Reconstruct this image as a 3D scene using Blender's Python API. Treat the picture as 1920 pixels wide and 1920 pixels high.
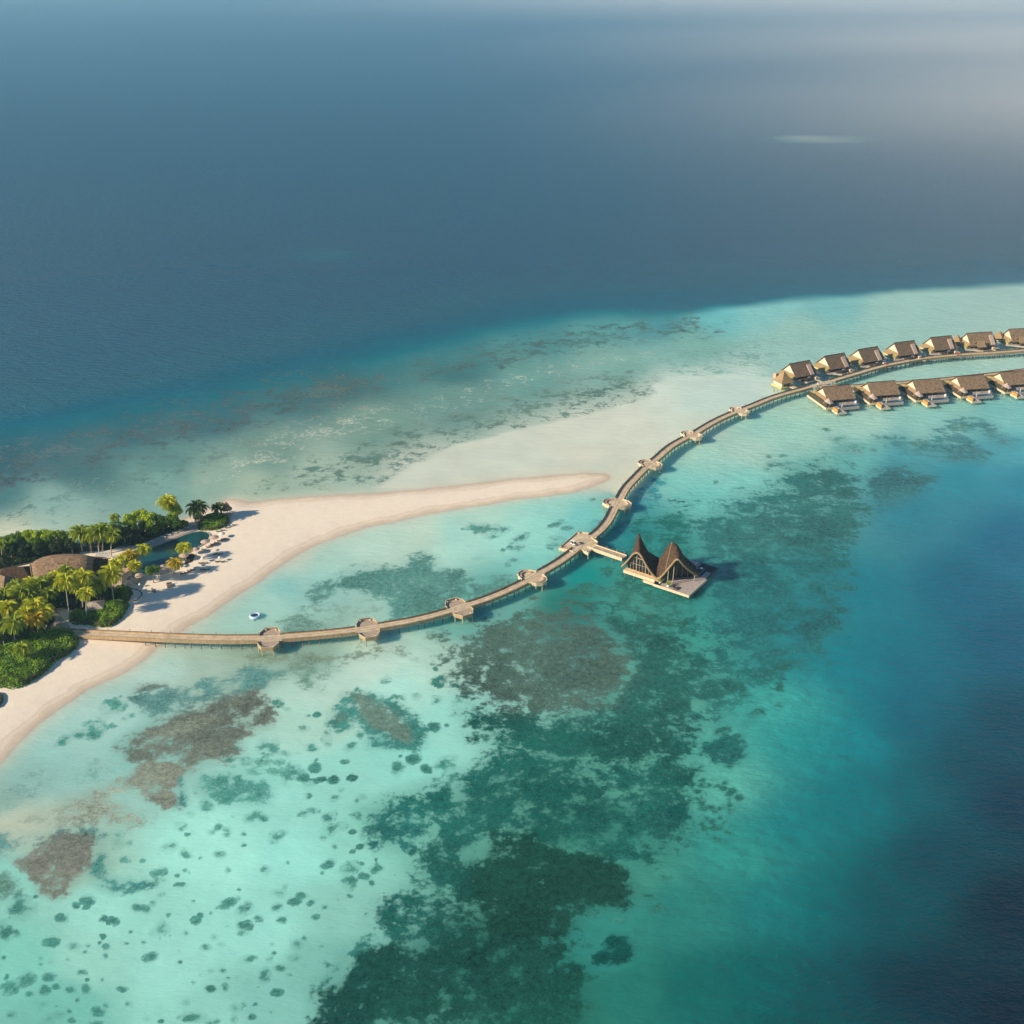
import bpy, bmesh, math, random
import numpy as np
from mathutils import Vector, Matrix, noise as mnoise
R = math.radians
random.seed(7); rng = np.random.default_rng(7)
for o in list(bpy.data.objects): bpy.data.objects.remove(o)
S = bpy.context.scene
C = bpy.data.collections.new('place'); S.collection.children.link(C)

# ---------------------------------------------------------------- camera
CAM_H = 220.0; PITCH = 26.5; FPX = 2059.0
cd = bpy.data.cameras.new('camera'); cd.lens = 36.0*FPX/1920; cd.sensor_width = 36; cd.sensor_height = 36
cd.clip_start = 1; cd.clip_end = 200000
cam = bpy.data.objects.new('camera', cd); S.collection.objects.link(cam)
cam.location = (0, 0, CAM_H); cam.rotation_euler = (R(90-PITCH), 0, 0)
S.camera = cam
S.render.resolution_x = 1024; S.render.resolution_y = 1024
# ---------------------------------------------------------------- light
SUN_EL = 26.0; SUN_AZ = 202.0           # direction the light comes from, degrees from +X towards +Y
w = bpy.data.worlds.new('World'); S.world = w; w.use_nodes = True
nt = w.node_tree; nt.nodes.clear()
out = nt.nodes.new('ShaderNodeOutputWorld'); bg = nt.nodes.new('ShaderNodeBackground')
sky = nt.nodes.new('ShaderNodeTexSky'); sky.sky_type = 'NISHITA'; sky.sun_disc = False
sky.sun_elevation = R(SUN_EL); sky.sun_rotation = R(90-SUN_AZ); sky.air_density = 1.0; sky.dust_density = 0.5
sky.altitude = 100
bg.inputs['Strength'].default_value = 0.052
# unseen cloud bank added low at right to whiten the sea's reflection, thinning leftwards
tc = nt.nodes.new('ShaderNodeTexCoord'); sx = nt.nodes.new('ShaderNodeSeparateXYZ')
cn = nt.nodes.new('ShaderNodeTexNoise'); cn.inputs['Scale'].default_value = 1.6; cn.inputs['Detail'].default_value = 3
m1 = nt.nodes.new('ShaderNodeMath'); m1.operation = 'MULTIPLY_ADD'; m1.inputs[1].default_value = .9; m1.inputs[2].default_value = -.30
cr = nt.nodes.new('ShaderNodeMapRange'); cr.interpolation_type = 'SMOOTHSTEP'
cr.inputs['From Min'].default_value = .25; cr.inputs['From Max'].default_value = .95; cr.inputs['To Max'].default_value = .75
m2 = nt.nodes.new('ShaderNodeMath'); m2.operation = 'MULTIPLY_ADD'; m2.inputs[1].default_value = 1.3
lowm = nt.nodes.new('ShaderNodeMapRange'); lowm.inputs['From Min'].default_value = .42; lowm.inputs['From Max'].default_value = .02
m3 = nt.nodes.new('ShaderNodeMath'); m3.operation = 'MULTIPLY'
cm = nt.nodes.new('ShaderNodeMixRGB'); cm.inputs['Color2'].default_value = (15, 14.6, 14.2, 1)
nt.links.new(tc.outputs['Generated'], sx.inputs[0]); nt.links.new(tc.outputs['Generated'], cn.inputs['Vector'])
nt.links.new(cn.outputs['Fac'], m1.inputs[0]); nt.links.new(sx.outputs['X'], m2.inputs[0]); nt.links.new(m1.outputs[0], m2.inputs[2])
nt.links.new(m2.outputs[0], cr.inputs['Value']); nt.links.new(sx.outputs['Z'], lowm.inputs['Value'])
nt.links.new(cr.outputs[0], m3.inputs[0]); nt.links.new(lowm.outputs[0], m3.inputs[1]); nt.links.new(m3.outputs[0], cm.inputs['Fac'])
tn = nt.nodes.new('ShaderNodeMixRGB'); tn.blend_type = 'MULTIPLY'; tn.inputs['Fac'].default_value = 1; tn.inputs['Color2'].default_value = (.38, .80, 1.10, 1)
nt.links.new(sky.outputs[0], tn.inputs['Color1']); nt.links.new(tn.outputs[0], cm.inputs['Color1']); nt.links.new(cm.outputs[0], bg.inputs['Color'])
nt.links.new(bg.outputs[0], out.inputs['Surface'])
sl = bpy.data.lights.new('sun', 'SUN'); sl.energy = 4.0; sl.angle = R(1.5); sl.color = (1.0, 0.85, 0.64)
sun = bpy.data.objects.new('sun', sl); S.collection.objects.link(sun)
dv = Vector((math.cos(R(SUN_AZ))*math.cos(R(SUN_EL)), math.sin(R(SUN_AZ))*math.cos(R(SUN_EL)), math.sin(R(SUN_EL))))
sun.rotation_euler = dv.to_track_quat('Z', 'Y').to_euler(); sun.location = dv*500
S.view_settings.view_transform = 'Standard'; S.view_settings.look = 'None'; S.view_settings.gamma = 1
S.view_settings.exposure = 0.85
S.render.engine = 'CYCLES'; S.cycles.volume_max_steps = 64; S.cycles.max_bounces = 6
S.cycles.volume_bounces = 1

# ---------------------------------------------------------------- helpers
cp, sp = math.cos(R(PITCH)), math.sin(R(PITCH))
def at(px, py, z=0.0):
    """ground point (height z) that the photograph shows at pixel (px,py) of 1920"""
    dx = (px-960)/FPX; dy = (960-py)/FPX
    d = Vector((dx, cp+dy*sp, -sp+dy*cp)); t = (z-CAM_H)/d.z
    return Vector((d.x*t, d.y*t, z))
def to_px(x, y, z=0.0):
    z = z-CAM_H
    dep = y*cp-z*sp; up = y*sp+z*cp
    return 960+FPX*x/dep, 960-FPX*up/dep
def lin(c):
    return tuple((v/255/12.92) if v/255 <= .04045 else ((v/255+.055)/1.055)**2.4 for v in c)
MATS = {}
def newmat(name):
    m = bpy.data.materials.new(name); m.use_nodes = True; MATS[name] = m
    return m, m.node_tree, m.node_tree.nodes['Principled BSDF']
def mat(name, c, c2=None, scale=3.0, rough=.8, detail=4, bump=0, stretch=(1, 1, 1), spec=.3, metal=0, coord='Object', lo=.35, hi=.65):
    m, t, b = newmat(name)
    b.inputs['Roughness'].default_value = rough; b.inputs['Specular IOR Level'].default_value = spec
    b.inputs['Metallic'].default_value = metal
    if c2 is None: b.inputs['Base Color'].default_value = (*c, 1); return m
    tcn = t.nodes.new('ShaderNodeTexCoord'); mpn = t.nodes.new('ShaderNodeMapping'); mpn.inputs['Scale'].default_value = stretch
    n = t.nodes.new('ShaderNodeTexNoise'); n.inputs['Scale'].default_value = scale; n.inputs['Detail'].default_value = detail
    n.inputs['Roughness'].default_value = .65
    r = t.nodes.new('ShaderNodeValToRGB'); r.color_ramp.elements[0].position = lo; r.color_ramp.elements[1].position = hi
    r.color_ramp.elements[0].color = (*c, 1); r.color_ramp.elements[1].color = (*c2, 1)
    t.links.new(tcn.outputs[coord], mpn.inputs[0]); t.links.new(mpn.outputs[0], n.inputs['Vector'])
    t.links.new(n.outputs['Fac'], r.inputs[0]); t.links.new(r.outputs[0], b.inputs['Base Color'])
    if bump:
        bp = t.nodes.new('ShaderNodeBump'); bp.inputs['Strength'].default_value = .7; bp.inputs['Distance'].default_value = bump
        t.links.new(n.outputs['Fac'], bp.inputs['Height']); t.links.new(bp.outputs[0], b.inputs['Normal'])
    return m
class MB:
    """collects shapes, links them as ONE mesh object"""
    def __init__(s): s.v = []; s.f = []
    def add(s, vs, fs):
        k = len(s.v); s.v += [tuple(v) for v in vs]; s.f += [tuple(i+k for i in f) for f in fs]; return s
    def box(s, x0, y0, z0, x1, y1, z1):
        return s.add([(x0,y0,z0),(x1,y0,z0),(x1,y1,z0),(x0,y1,z0),(x0,y0,z1),(x1,y0,z1),(x1,y1,z1),(x0,y1,z1)],
                     [(3,2,1,0),(4,5,6,7),(0,1,5,4),(1,2,6,5),(2,3,7,6),(3,0,4,7)])
    def cbox(s, cx, cy, z0, w, d, h, a=0):
        ca, sa = math.cos(a), math.sin(a); vs = []
        for z in (z0, z0+h):
            for x, y in ((-w/2,-d/2),(w/2,-d/2),(w/2,d/2),(-w/2,d/2)):
                vs.append((cx+x*ca-y*sa, cy+x*sa+y*ca, z))
        return s.add(vs, [(3,2,1,0),(4,5,6,7),(0,1,5,4),(1,2,6,5),(2,3,7,6),(3,0,4,7)])
    def prism(s, poly, z0, z1):
        n = len(poly); a = sum(poly[i][0]*poly[(i+1)%n][1]-poly[(i+1)%n][0]*poly[i][1] for i in range(n))
        if a < 0: poly = poly[::-1]
        vs = [(p[0], p[1], z0) for p in poly]+[(p[0], p[1], z1) for p in poly]
        return s.add(vs, [tuple(range(n))[::-1], tuple(range(n, 2*n))]+[(i, (i+1) % n, n+(i+1) % n, n+i) for i in range(n)])
    def tube(s, pts, rad, n=6, cap=True):
        pts = [Vector(p) for p in pts]
        if not isinstance(rad, (list, tuple)): rad = [rad]*len(pts)
        vs = []
        for i, p in enumerate(pts):
            t = (pts[min(i+1, len(pts)-1)]-pts[max(i-1, 0)]).normalized()
            a = t.cross(Vector((0, 0, 1)) if abs(t.z) < .9 else Vector((1, 0, 0))).normalized(); b = t.cross(a)
            for k in range(n):
                q = 2*math.pi*k/n; vs.append(p+(a*math.cos(q)+b*math.sin(q))*rad[i])
        fs = [(i*n+k, i*n+(k+1) % n, (i+1)*n+(k+1) % n, (i+1)*n+k) for i in range(len(pts)-1) for k in range(n)]
        if cap: fs += [tuple(range(n))[::-1], tuple(range((len(pts)-1)*n, len(pts)*n))]
        return s.add(vs, fs)
    def cone(s, c, z0, z1, r0, r1, n=16, cap=True):
        return s.tube([(c[0], c[1], z0), (c[0], c[1], z1)], [r0, r1], n, cap)
    def lathe(s, c, prof, n=16):
        vs = [(c[0]+r*math.cos(2*math.pi*k/n), c[1]+r*math.sin(2*math.pi*k/n), z) for r, z in prof for k in range(n)]
        fs = [(i*n+k, i*n+(k+1) % n, (i+1)*n+(k+1) % n, (i+1)*n+k) for i in range(len(prof)-1) for k in range(n)]
        return s.add(vs, fs)
    def bar(s, a, b, w, h=None):
        """square section bar from a to b"""
        a = Vector(a); b = Vector(b); h = h or w; t = (b-a).normalized()
        u = t.cross(Vector((0, 0, 1))) if abs(t.z) < .95 else Vector((1, 0, 0)); u.normalize(); v = u.cross(t)
        vs = [p+u*i*w/2+v*j*h/2 for p in (a, b) for i, j in ((-1,-1),(1,-1),(1,1),(-1,1))]
        return s.add(vs, [(3,2,1,0),(4,5,6,7),(0,1,5,4),(1,2,6,5),(2,3,7,6),(3,0,4,7)])
    def build(s, name, m, parent=None, smooth=False):
        me = bpy.data.meshes.new(name); me.from_pydata(s.v, [], s.f); me.update()
        if m: me.materials.append(MATS[m] if isinstance(m, str) else m)
        if smooth: me.polygons.foreach_set('use_smooth', [True]*len(me.polygons))
        o = bpy.data.objects.new(name, me); C.objects.link(o); o.parent = parent
        return o
def tag(o, label=None, cat=None, group=None, kind=None):
    if label: o['label'] = label
    if cat: o['category'] = cat
    if group: o['group'] = group
    if kind: o['kind'] = kind
    return o
def empty(name, loc, rz=0, label=None, cat=None, group=None, sc=1):
    o = bpy.data.objects.new(name, None); C.objects.link(o); o.location = loc; o.rotation_euler = (0, 0, rz); o.scale = (sc, sc, sc)
    return tag(o, label, cat, group)
def kids(o): return [c for c in C.objects if c.parent == o]
def copy_tree(o, parent=None):
    ch = kids(o)
    c = o.copy(); C.objects.link(c); c.parent = parent
    for k in ch: copy_tree(k, c)
    return c
# ---------------------------------------------------------------- shore outlines and sea floor map
ISLAND = [(-220,1560),(-60,1465),(0,1428),(30,1397),(62,1366),(110,1327),(160,1292),(180,1285),(220,1267),(250,1250),(281,1225),(296,1210),(335,1188),
 (362,1170),(395,1152),(420,1132),(450,1113),(490,1086),(530,1055),(560,1037),(600,1017),(650,1001),(690,987),(740,976),(800,963),(870,951),
 (950,939),(1030,929),(1095,917),(1122,908),(1140,899),(1144,893),(1134,889),(1100,888),(1030,892),(950,901),(880,909),(800,917),(720,924),(650,928),
 (590,932),(530,937),(495,941),(468,944),(452,938),(432,936),(400,952),(372,960),(352,972),(330,980),(300,985),(250,995),(200,1010),(150,1018),(95,1009),(60,1002),
 (30,1004),(0,1018),(-60,1040),(-260,1100)]
isl_w = np.array([[*at(x, y)[:2]] for x, y in ISLAND])
def seg_sdf(P, poly):
    """signed distance (positive inside) of points P (n,2) to a polygon"""
    d = np.full(len(P), 1e9); inside = np.zeros(len(P), bool); n = len(poly)
    for i in range(n):
        a = poly[i]; b = poly[(i+1) % n]; e = b-a; l = max((e**2).sum(), 1e-9)
        w_ = P-a; t = np.clip((w_@e)/l, 0, 1); q = w_-t[:, None]*e
        d = np.minimum(d, (q**2).sum(1))
        c1 = (a[1] <= P[:, 1]) != (b[1] <= P[:, 1])
        with np.errstate(divide='ignore', invalid='ignore'):
            xi = a[0]+(P[:, 1]-a[1])/(b[1]-a[1])*(b[0]-a[0])
        inside ^= c1 & (P[:, 0] < xi)
    d = np.sqrt(d); return np.where(inside, d, -d)
def vnoise(P, s, seed=0, octaves=3):
    """cheap value noise in world metres, range about -1..1"""
    outv = np.zeros(len(P)); amp = 1.; tot = 0
    for o in range(octaves):
        q = P/s+seed*17.3+o*5.1; i = np.floor(q).astype(np.int64); f = q-i; f = f*f*(3-2*f)
        def h(a, b):
            v = (a*374761393+b*668265263+seed*1442695+o*97) & 0x7fffffff
            v = (v ^ (v >> 13))*1274126177 & 0x7fffffff
            return ((v ^ (v >> 16)) & 0xffff)/32767.5-1
        x0, y0 = i[:, 0], i[:, 1]
        outv += amp*((h(x0,y0)*(1-f[:,0])+h(x0+1,y0)*f[:,0])*(1-f[:,1])+(h(x0,y0+1)*(1-f[:,0])+h(x0+1,y0+1)*f[:,0])*f[:,1])
        tot += amp; amp *= .5; s = s/2
    return outv/tot

# colour of the water where no reef lies under it: (px, py, r, g, b)
BASE = [(100,830,62,108,118),(250,795,60,108,118),(400,765,60,112,122),(550,725,62,116,124),(700,685,68,124,130),(850,655,74,132,136),(1000,625,85,145,148),(1150,607,95,160,160),(0,700,60,110,125),(300,690,60,115,125),(600,640,60,120,130),(900,560,90,150,150),(1300,500,130,185,180),(1900,450,150,185,180),(1330,592,112,188,190),(1450,580,130,190,188),(1250,606,80,150,158),(1550,570,120,180,180),(1900,545,150,185,180),
(1700,590,150,190,182),(1900,590,155,190,180),(1300,640,125,175,165),(1500,620,145,188,178),(1500,660,150,190,180),(1700,620,150,190,180),(1150,680,125,170,160),(1000,700,108,155,148),(850,740,108,148,140),(700,790,118,152,140),(850,700,74,120,124),(650,720,72,112,116),
(500,850,112,146,136),(300,870,98,138,134),(300,900,128,165,155),(400,900,140,170,155),(150,880,78,118,120),(0,930,80,128,130),(0,860,55,100,112),(100,950,140,175,165),(100,980,165,190,175),(30,1000,200,205,178),(480,920,165,185,165),(600,900,170,190,172),
(1200,800,205,209,192),(1300,730,190,208,197),(1000,860,200,206,190),(800,890,198,204,188),(1100,850,207,208,190),(1100,820,203,208,192),(1400,720,188,208,198),(1250,760,202,212,198),(1150,870,202,205,188),(1170,905,205,205,185),(1290,790,200,208,192),
(1050,945,150,205,192),(900,970,172,208,192),(850,1000,165,210,196),(950,1000,158,212,198),(1030,1000,150,210,196),(700,1020,180,208,192),(780,990,185,208,190),(600,1050,165,200,185),(600,1080,150,195,185),(500,1120,160,200,186),(520,1095,135,190,182),(450,1160,158,196,182),(400,1200,160,192,178),(350,1200,172,195,180),(560,1040,185,200,185),
(1100,960,120,195,190),(1130,900,190,205,188),(1080,1000,125,195,188),(1000,1060,130,195,185),(1150,930,110,180,175),
(1300,760,185,208,196),(1420,790,150,200,188),(1250,900,128,200,190),(1300,845,160,206,192),(1200,945,62,158,160),(1240,860,150,200,186),(1400,850,166,202,188),(1500,820,155,202,188),(1600,790,158,202,190),(1750,790,140,196,188),(1900,780,122,188,186),(1700,690,160,200,190),(1900,690,165,202,192),(1500,760,165,205,190),(1600,760,155,200,190),(1500,700,150,195,185),
(1300,940,112,192,184),(1400,900,125,200,190),(1500,880,112,180,172),(1600,860,100,175,172),(1700,870,75,155,165),(1900,850,78,160,172),(1920,900,45,135,158),(1800,900,48,140,158),(1700,950,36,128,148),(1900,1000,24,106,138),(1800,1100,22,104,132),(1900,1200,20,94,122),(1600,1100,28,126,146),(1500,1050,50,140,142),(1400,1000,85,165,155),(1500,1150,35,132,140),(1500,1230,34,138,146),(1600,1250,28,126,142),(1700,1250,22,110,132),(1700,1350,18,100,122),(1900,1350,8,76,96),(1800,1430,9,76,92),(1900,1500,2,60,79),(1900,1700,3,50,66),(1900,1900,2,45,60),(2200,1700,3,48,64),(2200,1100,14,84,118),
(1700,1450,18,98,110),(1600,1400,32,134,144),(1500,1400,42,148,146),(1450,1320,70,170,160),(1600,1500,24,116,124),(1500,1550,33,130,133),(1400,1600,56,148,138),(1450,1700,36,124,124),(1550,1700,24,106,112),(1650,1700,12,82,92),(1750,1600,8,74,88),(1300,1700,50,128,120),(1300,1850,32,104,100),(1420,1850,27,98,100),(1550,1850,18,84,92),(1200,1850,44,118,108),(1650,1850,8,62,76),(1750,1850,5,54,70),(1500,1950,20,84,88),(1300,2050,36,108,104),
(200,1700,152,212,196),(400,1600,163,226,209),(500,1750,152,216,202),(300,1800,155,216,202),(150,1800,150,206,190),(100,1880,118,186,172),(20,1800,128,196,180),(20,1650,140,200,185),(400,1900,145,206,192),(650,1600,142,206,190),(560,1600,152,218,204),(750,1300,168,216,202),(820,1240,178,212,196),(700,1245,188,213,198),(620,1300,178,208,194),(850,1350,150,210,196),(750,1420,142,208,194),(650,1450,148,210,196),(550,1480,150,212,198),(600,1360,168,208,192),(650,1700,138,196,182),(600,1800,125,185,172),(500,1880,130,190,178),
(1000,1500,94,156,138),(900,1600,100,168,150),(900,1800,56,120,106),(1200,1450,98,168,148),(1250,1300,95,168,152),(1350,1450,90,172,156),(1100,1550,70,138,122),(1200,1620,70,145,130),(1130,1780,56,134,124),(750,1550,125,190,172),(720,1850,90,160,145),(1050,1900,50,118,105),
(150,1390,155,196,186),(60,1450,142,184,174),(0,1500,140,172,160),(30,1545,185,196,176),(100,1420,150,195,186),(300,1245,172,202,190),(200,1330,162,198,188),(280,1400,140,190,178),(400,1235,160,184,168),(450,1215,150,175,158),(600,1215,140,175,160),(130,1620,150,185,168),
(1100,1080,34,142,138),(1060,1130,44,125,116),(1180,1130,75,150,140),(1120,1020,60,150,150),(1250,1020,60,145,138),(1200,1000,45,138,140),(950,1110,110,175,165),(860,1170,115,180,170),(1250,1100,55,140,135),(1400,1100,60,150,142),(1330,1180,70,155,142)]
TE = (62,128,118); TD = (24,92,86); BR = (112,120,106)
# reef areas: (polygon in photo pixels, density, colour, edge softness px)
REEF = [
([(-50,880),(0,845),(150,825),(300,785),(400,765),(520,733),(620,712),(700,722),(650,760),(520,785),(400,812),(250,845),(100,885),(-50,930)],.84,(80,104,108),34),
([(520,733),(620,705),(720,712),(700,740),(620,760),(540,770)],.82,(88,112,108),28),
([(740,700),(850,668),(960,640),(1060,622),(1180,604),(1300,600),(1340,616),(1220,640),(1080,652),(930,688),(800,715)],.74,(80,116,116),24),
([(-20,950),(60,925),(200,880),(400,830),(600,770),(760,715),(790,735),(640,800),(420,870),(200,930),(40,975)],.56,(96,132,126),30),
([(430,840),(560,785),(690,745),(730,765),(690,805),(560,850),(470,880),(380,905)],.52,(170,182,164),26),
([(760,775),(880,735),(1000,695),(1120,665),(1250,640),(1280,655),(1140,690),(1000,722),(880,765),(790,795)],.46,(158,180,164),26),
([(680,835),(780,795),(880,765),(980,740),(1100,712),(1200,690),(1215,715),(1215,738),(1140,762),(1040,785),(930,808),(830,835),(760,865),(700,900),(620,905),(560,920),(480,930),(560,880)],.64,(96,128,118),26),
([(1150,660),(1350,625),(1440,640),(1460,690),(1340,698),(1240,700),(1180,700)],.46,(115,165,155),18),
([(475,932),(520,908),(600,897),(650,905),(560,925),(500,937)],.55,(118,142,128),8),
([(575,1118),(590,1104),(620,1095),(650,1077),(672,1063),(735,1060),(790,1046),(808,1050),(822,1068),(868,1072),(884,1088),(884,1100),(905,1092),(925,1085),(985,1078),(985,1092),(930,1115),(850,1142),(745,1172),(728,1165),(735,1142),(722,1126),(690,1114),(655,1106),(615,1120),(585,1128)],.95,(84,138,128),9),
([(740,1052),(800,1042),(820,1062),(800,1072),(750,1068)],.66,(78,132,122),7),
([(522,1170),(560,1140),(592,1158),(612,1180),(575,1190),(535,1188)],.78,(108,148,134),10),
([(555,1140),(570,1112),(650,1098),(720,1125),(735,1150),(700,1172),(620,1182)],.42,(120,155,140),10),
([(-20,1485),(60,1445),(120,1440),(105,1490),(40,1510),(-20,1515)],.55,(122,165,155),20),
([(430,1214),(560,1224),(690,1214),(800,1198),(770,1222),(640,1243),(560,1262),(470,1252)],.60,(122,146,128),9),
# western reef
([(248,1288),(262,1282),(318,1280),(326,1290),(300,1297),(255,1299)],.8,(100,122,112),4),
([(248,1298),(330,1290),(345,1283),(380,1270),(440,1262),(500,1245),(540,1262),(505,1280),(480,1300),(400,1320),(330,1345),(275,1352),(262,1330),(245,1316)],.74,(86,136,130),7),
([(500,1245),(600,1236),(640,1250),(600,1275),(620,1300),(580,1290),(540,1270),(500,1285)],.58,(104,142,126),8),
([(332,1332),(400,1308),(480,1288),(506,1318),(515,1345),(500,1366),(470,1376),(452,1390),(452,1412),(425,1432),(392,1425),(360,1440),(330,1425),(270,1430),(215,1405),(240,1380),(285,1352)],.86,(108,118,106),8),
([(330,1345),(400,1330),(430,1345),(380,1372),(320,1385),(270,1395),(290,1370)],.6,(162,172,146),8),
([(205,1470),(270,1430),(330,1425),(372,1440),(340,1462),(330,1500),(338,1515),(305,1520),(275,1498),(255,1482),(230,1478)],.84,(124,132,116),7),
([(340,1450),(352,1460),(345,1512),(325,1520),(328,1490)],.85,(66,132,126),5),
([(20,1548),(60,1520),(130,1490),(200,1462),(250,1478),(225,1500),(280,1520),(272,1545),(240,1556),(200,1540),(120,1552),(40,1556)],.66,(142,156,138),9),
([(-20,1565),(60,1556),(180,1545),(210,1560),(180,1600),(120,1570),(40,1592),(-20,1612)],.62,(92,142,134),10),
([(18,1612),(62,1590),(92,1566),(135,1556),(172,1562),(168,1600),(158,1630),(140,1650),(128,1682),(100,1690),(78,1676),(55,1642),(22,1628)],.9,(116,120,108),6),
([(60,1585),(95,1562),(128,1552),(120,1572),(80,1592)],.8,(76,98,104),5),
([(-20,1640),(20,1640),(38,1665),(10,1690),(-20,1700)],.7,(92,138,122),8),
([(150,1640),(175,1600),(190,1600),(205,1640),(262,1650),(300,1645),(285,1662),(230,1672),(205,1678),(175,1664)],.76,(64,132,124),6),
([(370,1470),(400,1452),(440,1448),(500,1462),(520,1480),(505,1502),(430,1512),(385,1502),(372,1488)],.78,(72,146,132),7),
([(450,1412),(520,1425),(560,1440),(540,1470),(480,1470),(440,1440)],.52,(86,156,140),8),
([(200,1400),(250,1410),(190,1470),(110,1485),(95,1475),(130,1450)],.45,(120,170,158),12),
# oval reef
([(612,1352),(618,1330),(650,1302),(690,1298),(740,1310),(775,1340),(800,1372),(804,1398),(780,1408),(730,1402),(695,1402),(688,1378),(672,1352),(645,1372),(622,1366)],.92,(58,130,120),6),
([(655,1305),(690,1302),(735,1325),(770,1355),(784,1385),(770,1396),(735,1385),(700,1368),(672,1340),(660,1322)],1.0,(118,126,110),5),
([(618,1345),(640,1338),(652,1352),(638,1364),(622,1358)],.9,(104,112,100),5),
# central reef
([(808,1222),(850,1192),(920,1160),(1000,1135),(1070,1130),(1120,1160),(1180,1200),(1200,1270),(1150,1330),(1080,1345),(1000,1340),(930,1335),(880,1305),(850,1262)],.92,(78,106,96),22),
([(1080,1130),(1180,1150),(1260,1190),(1330,1235),(1400,1270),(1380,1310),(1300,1322),(1296,1372),(1230,1392),(1170,1378),(1110,1372),(1040,1372),(1000,1390),(960,1372),(930,1335),(1080,1345),(1150,1300),(1180,1240),(1130,1180)],.88,(38,100,94),12),
([(1300,1160),(1420,1180),(1500,1200),(1545,1240),(1480,1275),(1400,1290),(1330,1240)],.66,(34,112,108),14),
([(840,1230),(880,1290),(960,1340),(1000,1390),(940,1410),(890,1360),(840,1290)],.6,(34,100,90),12),
([(940,1385),(1060,1372),(1180,1380),(1300,1395),(1310,1500),(1290,1590),(1210,1640),(1090,1600),(960,1560),(900,1570),(820,1580),(730,1600),(700,1560),(690,1520),(740,1490),(810,1470),(860,1450),(900,1440),(900,1410)],.70,(30,100,92),16),
([(1000,1480),(1090,1440),(1130,1500),(1090,1590),(1000,1600),(960,1530)],.74,(26,88,80),14),
([(690,1520),(740,1500),(790,1500),(800,1560),(770,1590),(700,1590)],.8,(36,110,104),8),
([(920,1565),(1000,1570),(1060,1600),(1125,1605),(1180,1645),(1200,1680),(1170,1700),(1090,1715),(1080,1745),(1050,1770),(960,1760),(880,1740),(870,1690),(880,1620)],1.0,(32,76,68),12),
([(700,1700),(760,1650),(860,1600),(920,1570),(900,1700),(880,1760),(800,1790),(720,1780),(690,1740)],.76,(32,98,90),12),
([(590,1920),(600,1860),(660,1800),(720,1770),(860,1760),(940,1770),(980,1800),(930,1850),(800,1860),(720,1880),(680,1960),(590,1980)],.9,(30,78,72),12),
([(680,1920),(740,1870),(900,1840),(1000,1790),(1070,1770),(1110,1800),(1130,1860),(1110,1960),(660,2000)],.68,(28,84,74),14),
([(580,1850),(620,1790),(680,1750),(700,1720),(720,1760),(660,1810),(620,1860)],.62,(40,112,104),10),
([(1060,1815),(1110,1800),(1145,1758),(1180,1752),(1197,1778),(1192,1794),(1150,1805),(1090,1812)],1.0,(22,78,74),6),
([(1310,1388),(1330,1382),(1380,1384),(1393,1405),(1392,1432),(1370,1440),(1335,1430),(1325,1410)],1.0,(30,112,106),6),
([(1250,1375),(1290,1385),(1305,1415),(1285,1425),(1255,1405)],.95,(32,108,102),6),
([(1280,1335),(1320,1340),(1310,1362),(1285,1360)],.8,(38,112,106),6),
([(1260,1500),(1295,1510),(1300,1545),(1250,1540),(1230,1528)],.95,(22,92,88),7),
([(1195,955),(1300,940),(1330,1100),(1310,1200),(1180,1190),(1125,1120),(1120,1050),(1160,1000)],.66,(36,112,106),18),
([(1270,1230),(1400,1230),(1430,1330),(1330,1380),(1290,1330)],.5,(38,116,108),14),
([(870,1330),(1000,1325),(1200,1325),(1305,1355),(1300,1425),(1180,1440),(1050,1432),(940,1425),(885,1390)],.86,(34,92,84),16),
([(860,1600),(960,1555),(1010,1740),(1090,1770),(1010,1890),(840,1930),(640,1930),(690,1810),(800,1760)],.84,(31,82,74),20),
([(1000,1420),(1120,1430),(1180,1500),(1150,1590),(1060,1600),(980,1560),(950,1480)],.80,(30,90,82),18),
([(760,1590),(840,1480),(930,1450),(980,1540),(900,1600),(860,1680),(760,1680)],.72,(34,98,90),18),
# north east reef
([(1296,985),(1340,955),(1400,925),(1470,900),(1490,880),(1540,865),(1590,880),(1625,925),(1640,960),(1590,1010),(1560,1050),(1400,1060),(1320,1060)],.84,(46,116,114),14),
([(1320,1040),(1560,1020),(1600,1060),(1590,1130),(1570,1190),(1520,1240),(1420,1250),(1340,1220),(1300,1150),(1340,1110)],.76,(34,112,114),16),
([(1600,905),(1640,880),(1700,872),(1760,890),(1740,915),(1700,950),(1640,950)],.80,(52,122,128),12),
([(1645,822),(1690,820),(1710,832),(1760,815),(1820,815),(1860,850),(1840,862),(1760,860),(1700,850)],.84,(62,132,138),9),
([(1750,805),(1790,783),(1850,788),(1905,828),(1890,840),(1830,815),(1780,815)],.78,(70,140,144),8),
([(1555,820),(1590,820),(1620,850),(1600,860),(1570,845)],.62,(100,160,158),8),
([(1400,960),(1470,950),(1500,1000),(1440,1050),(1380,1020)],.45,(80,150,140),10),
([(1120,985),(1160,975),(1200,1000),(1190,1060),(1140,1030),(1115,1005)],.7,(30,128,135),12),
([(1090,1085),(1170,1090),(1230,1120),(1290,1130),(1290,1180),(1200,1170),(1110,1140),(1060,1120)],.62,(52,116,104),14),
([(960,1150),(1080,1108),(1110,1130),(1040,1160),(970,1175)],.7,(62,112,100),12),
([(1170,930),(1200,925),(1230,900),(1245,905),(1230,940),(1190,965)],.7,(40,140,150),12),
]
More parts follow.
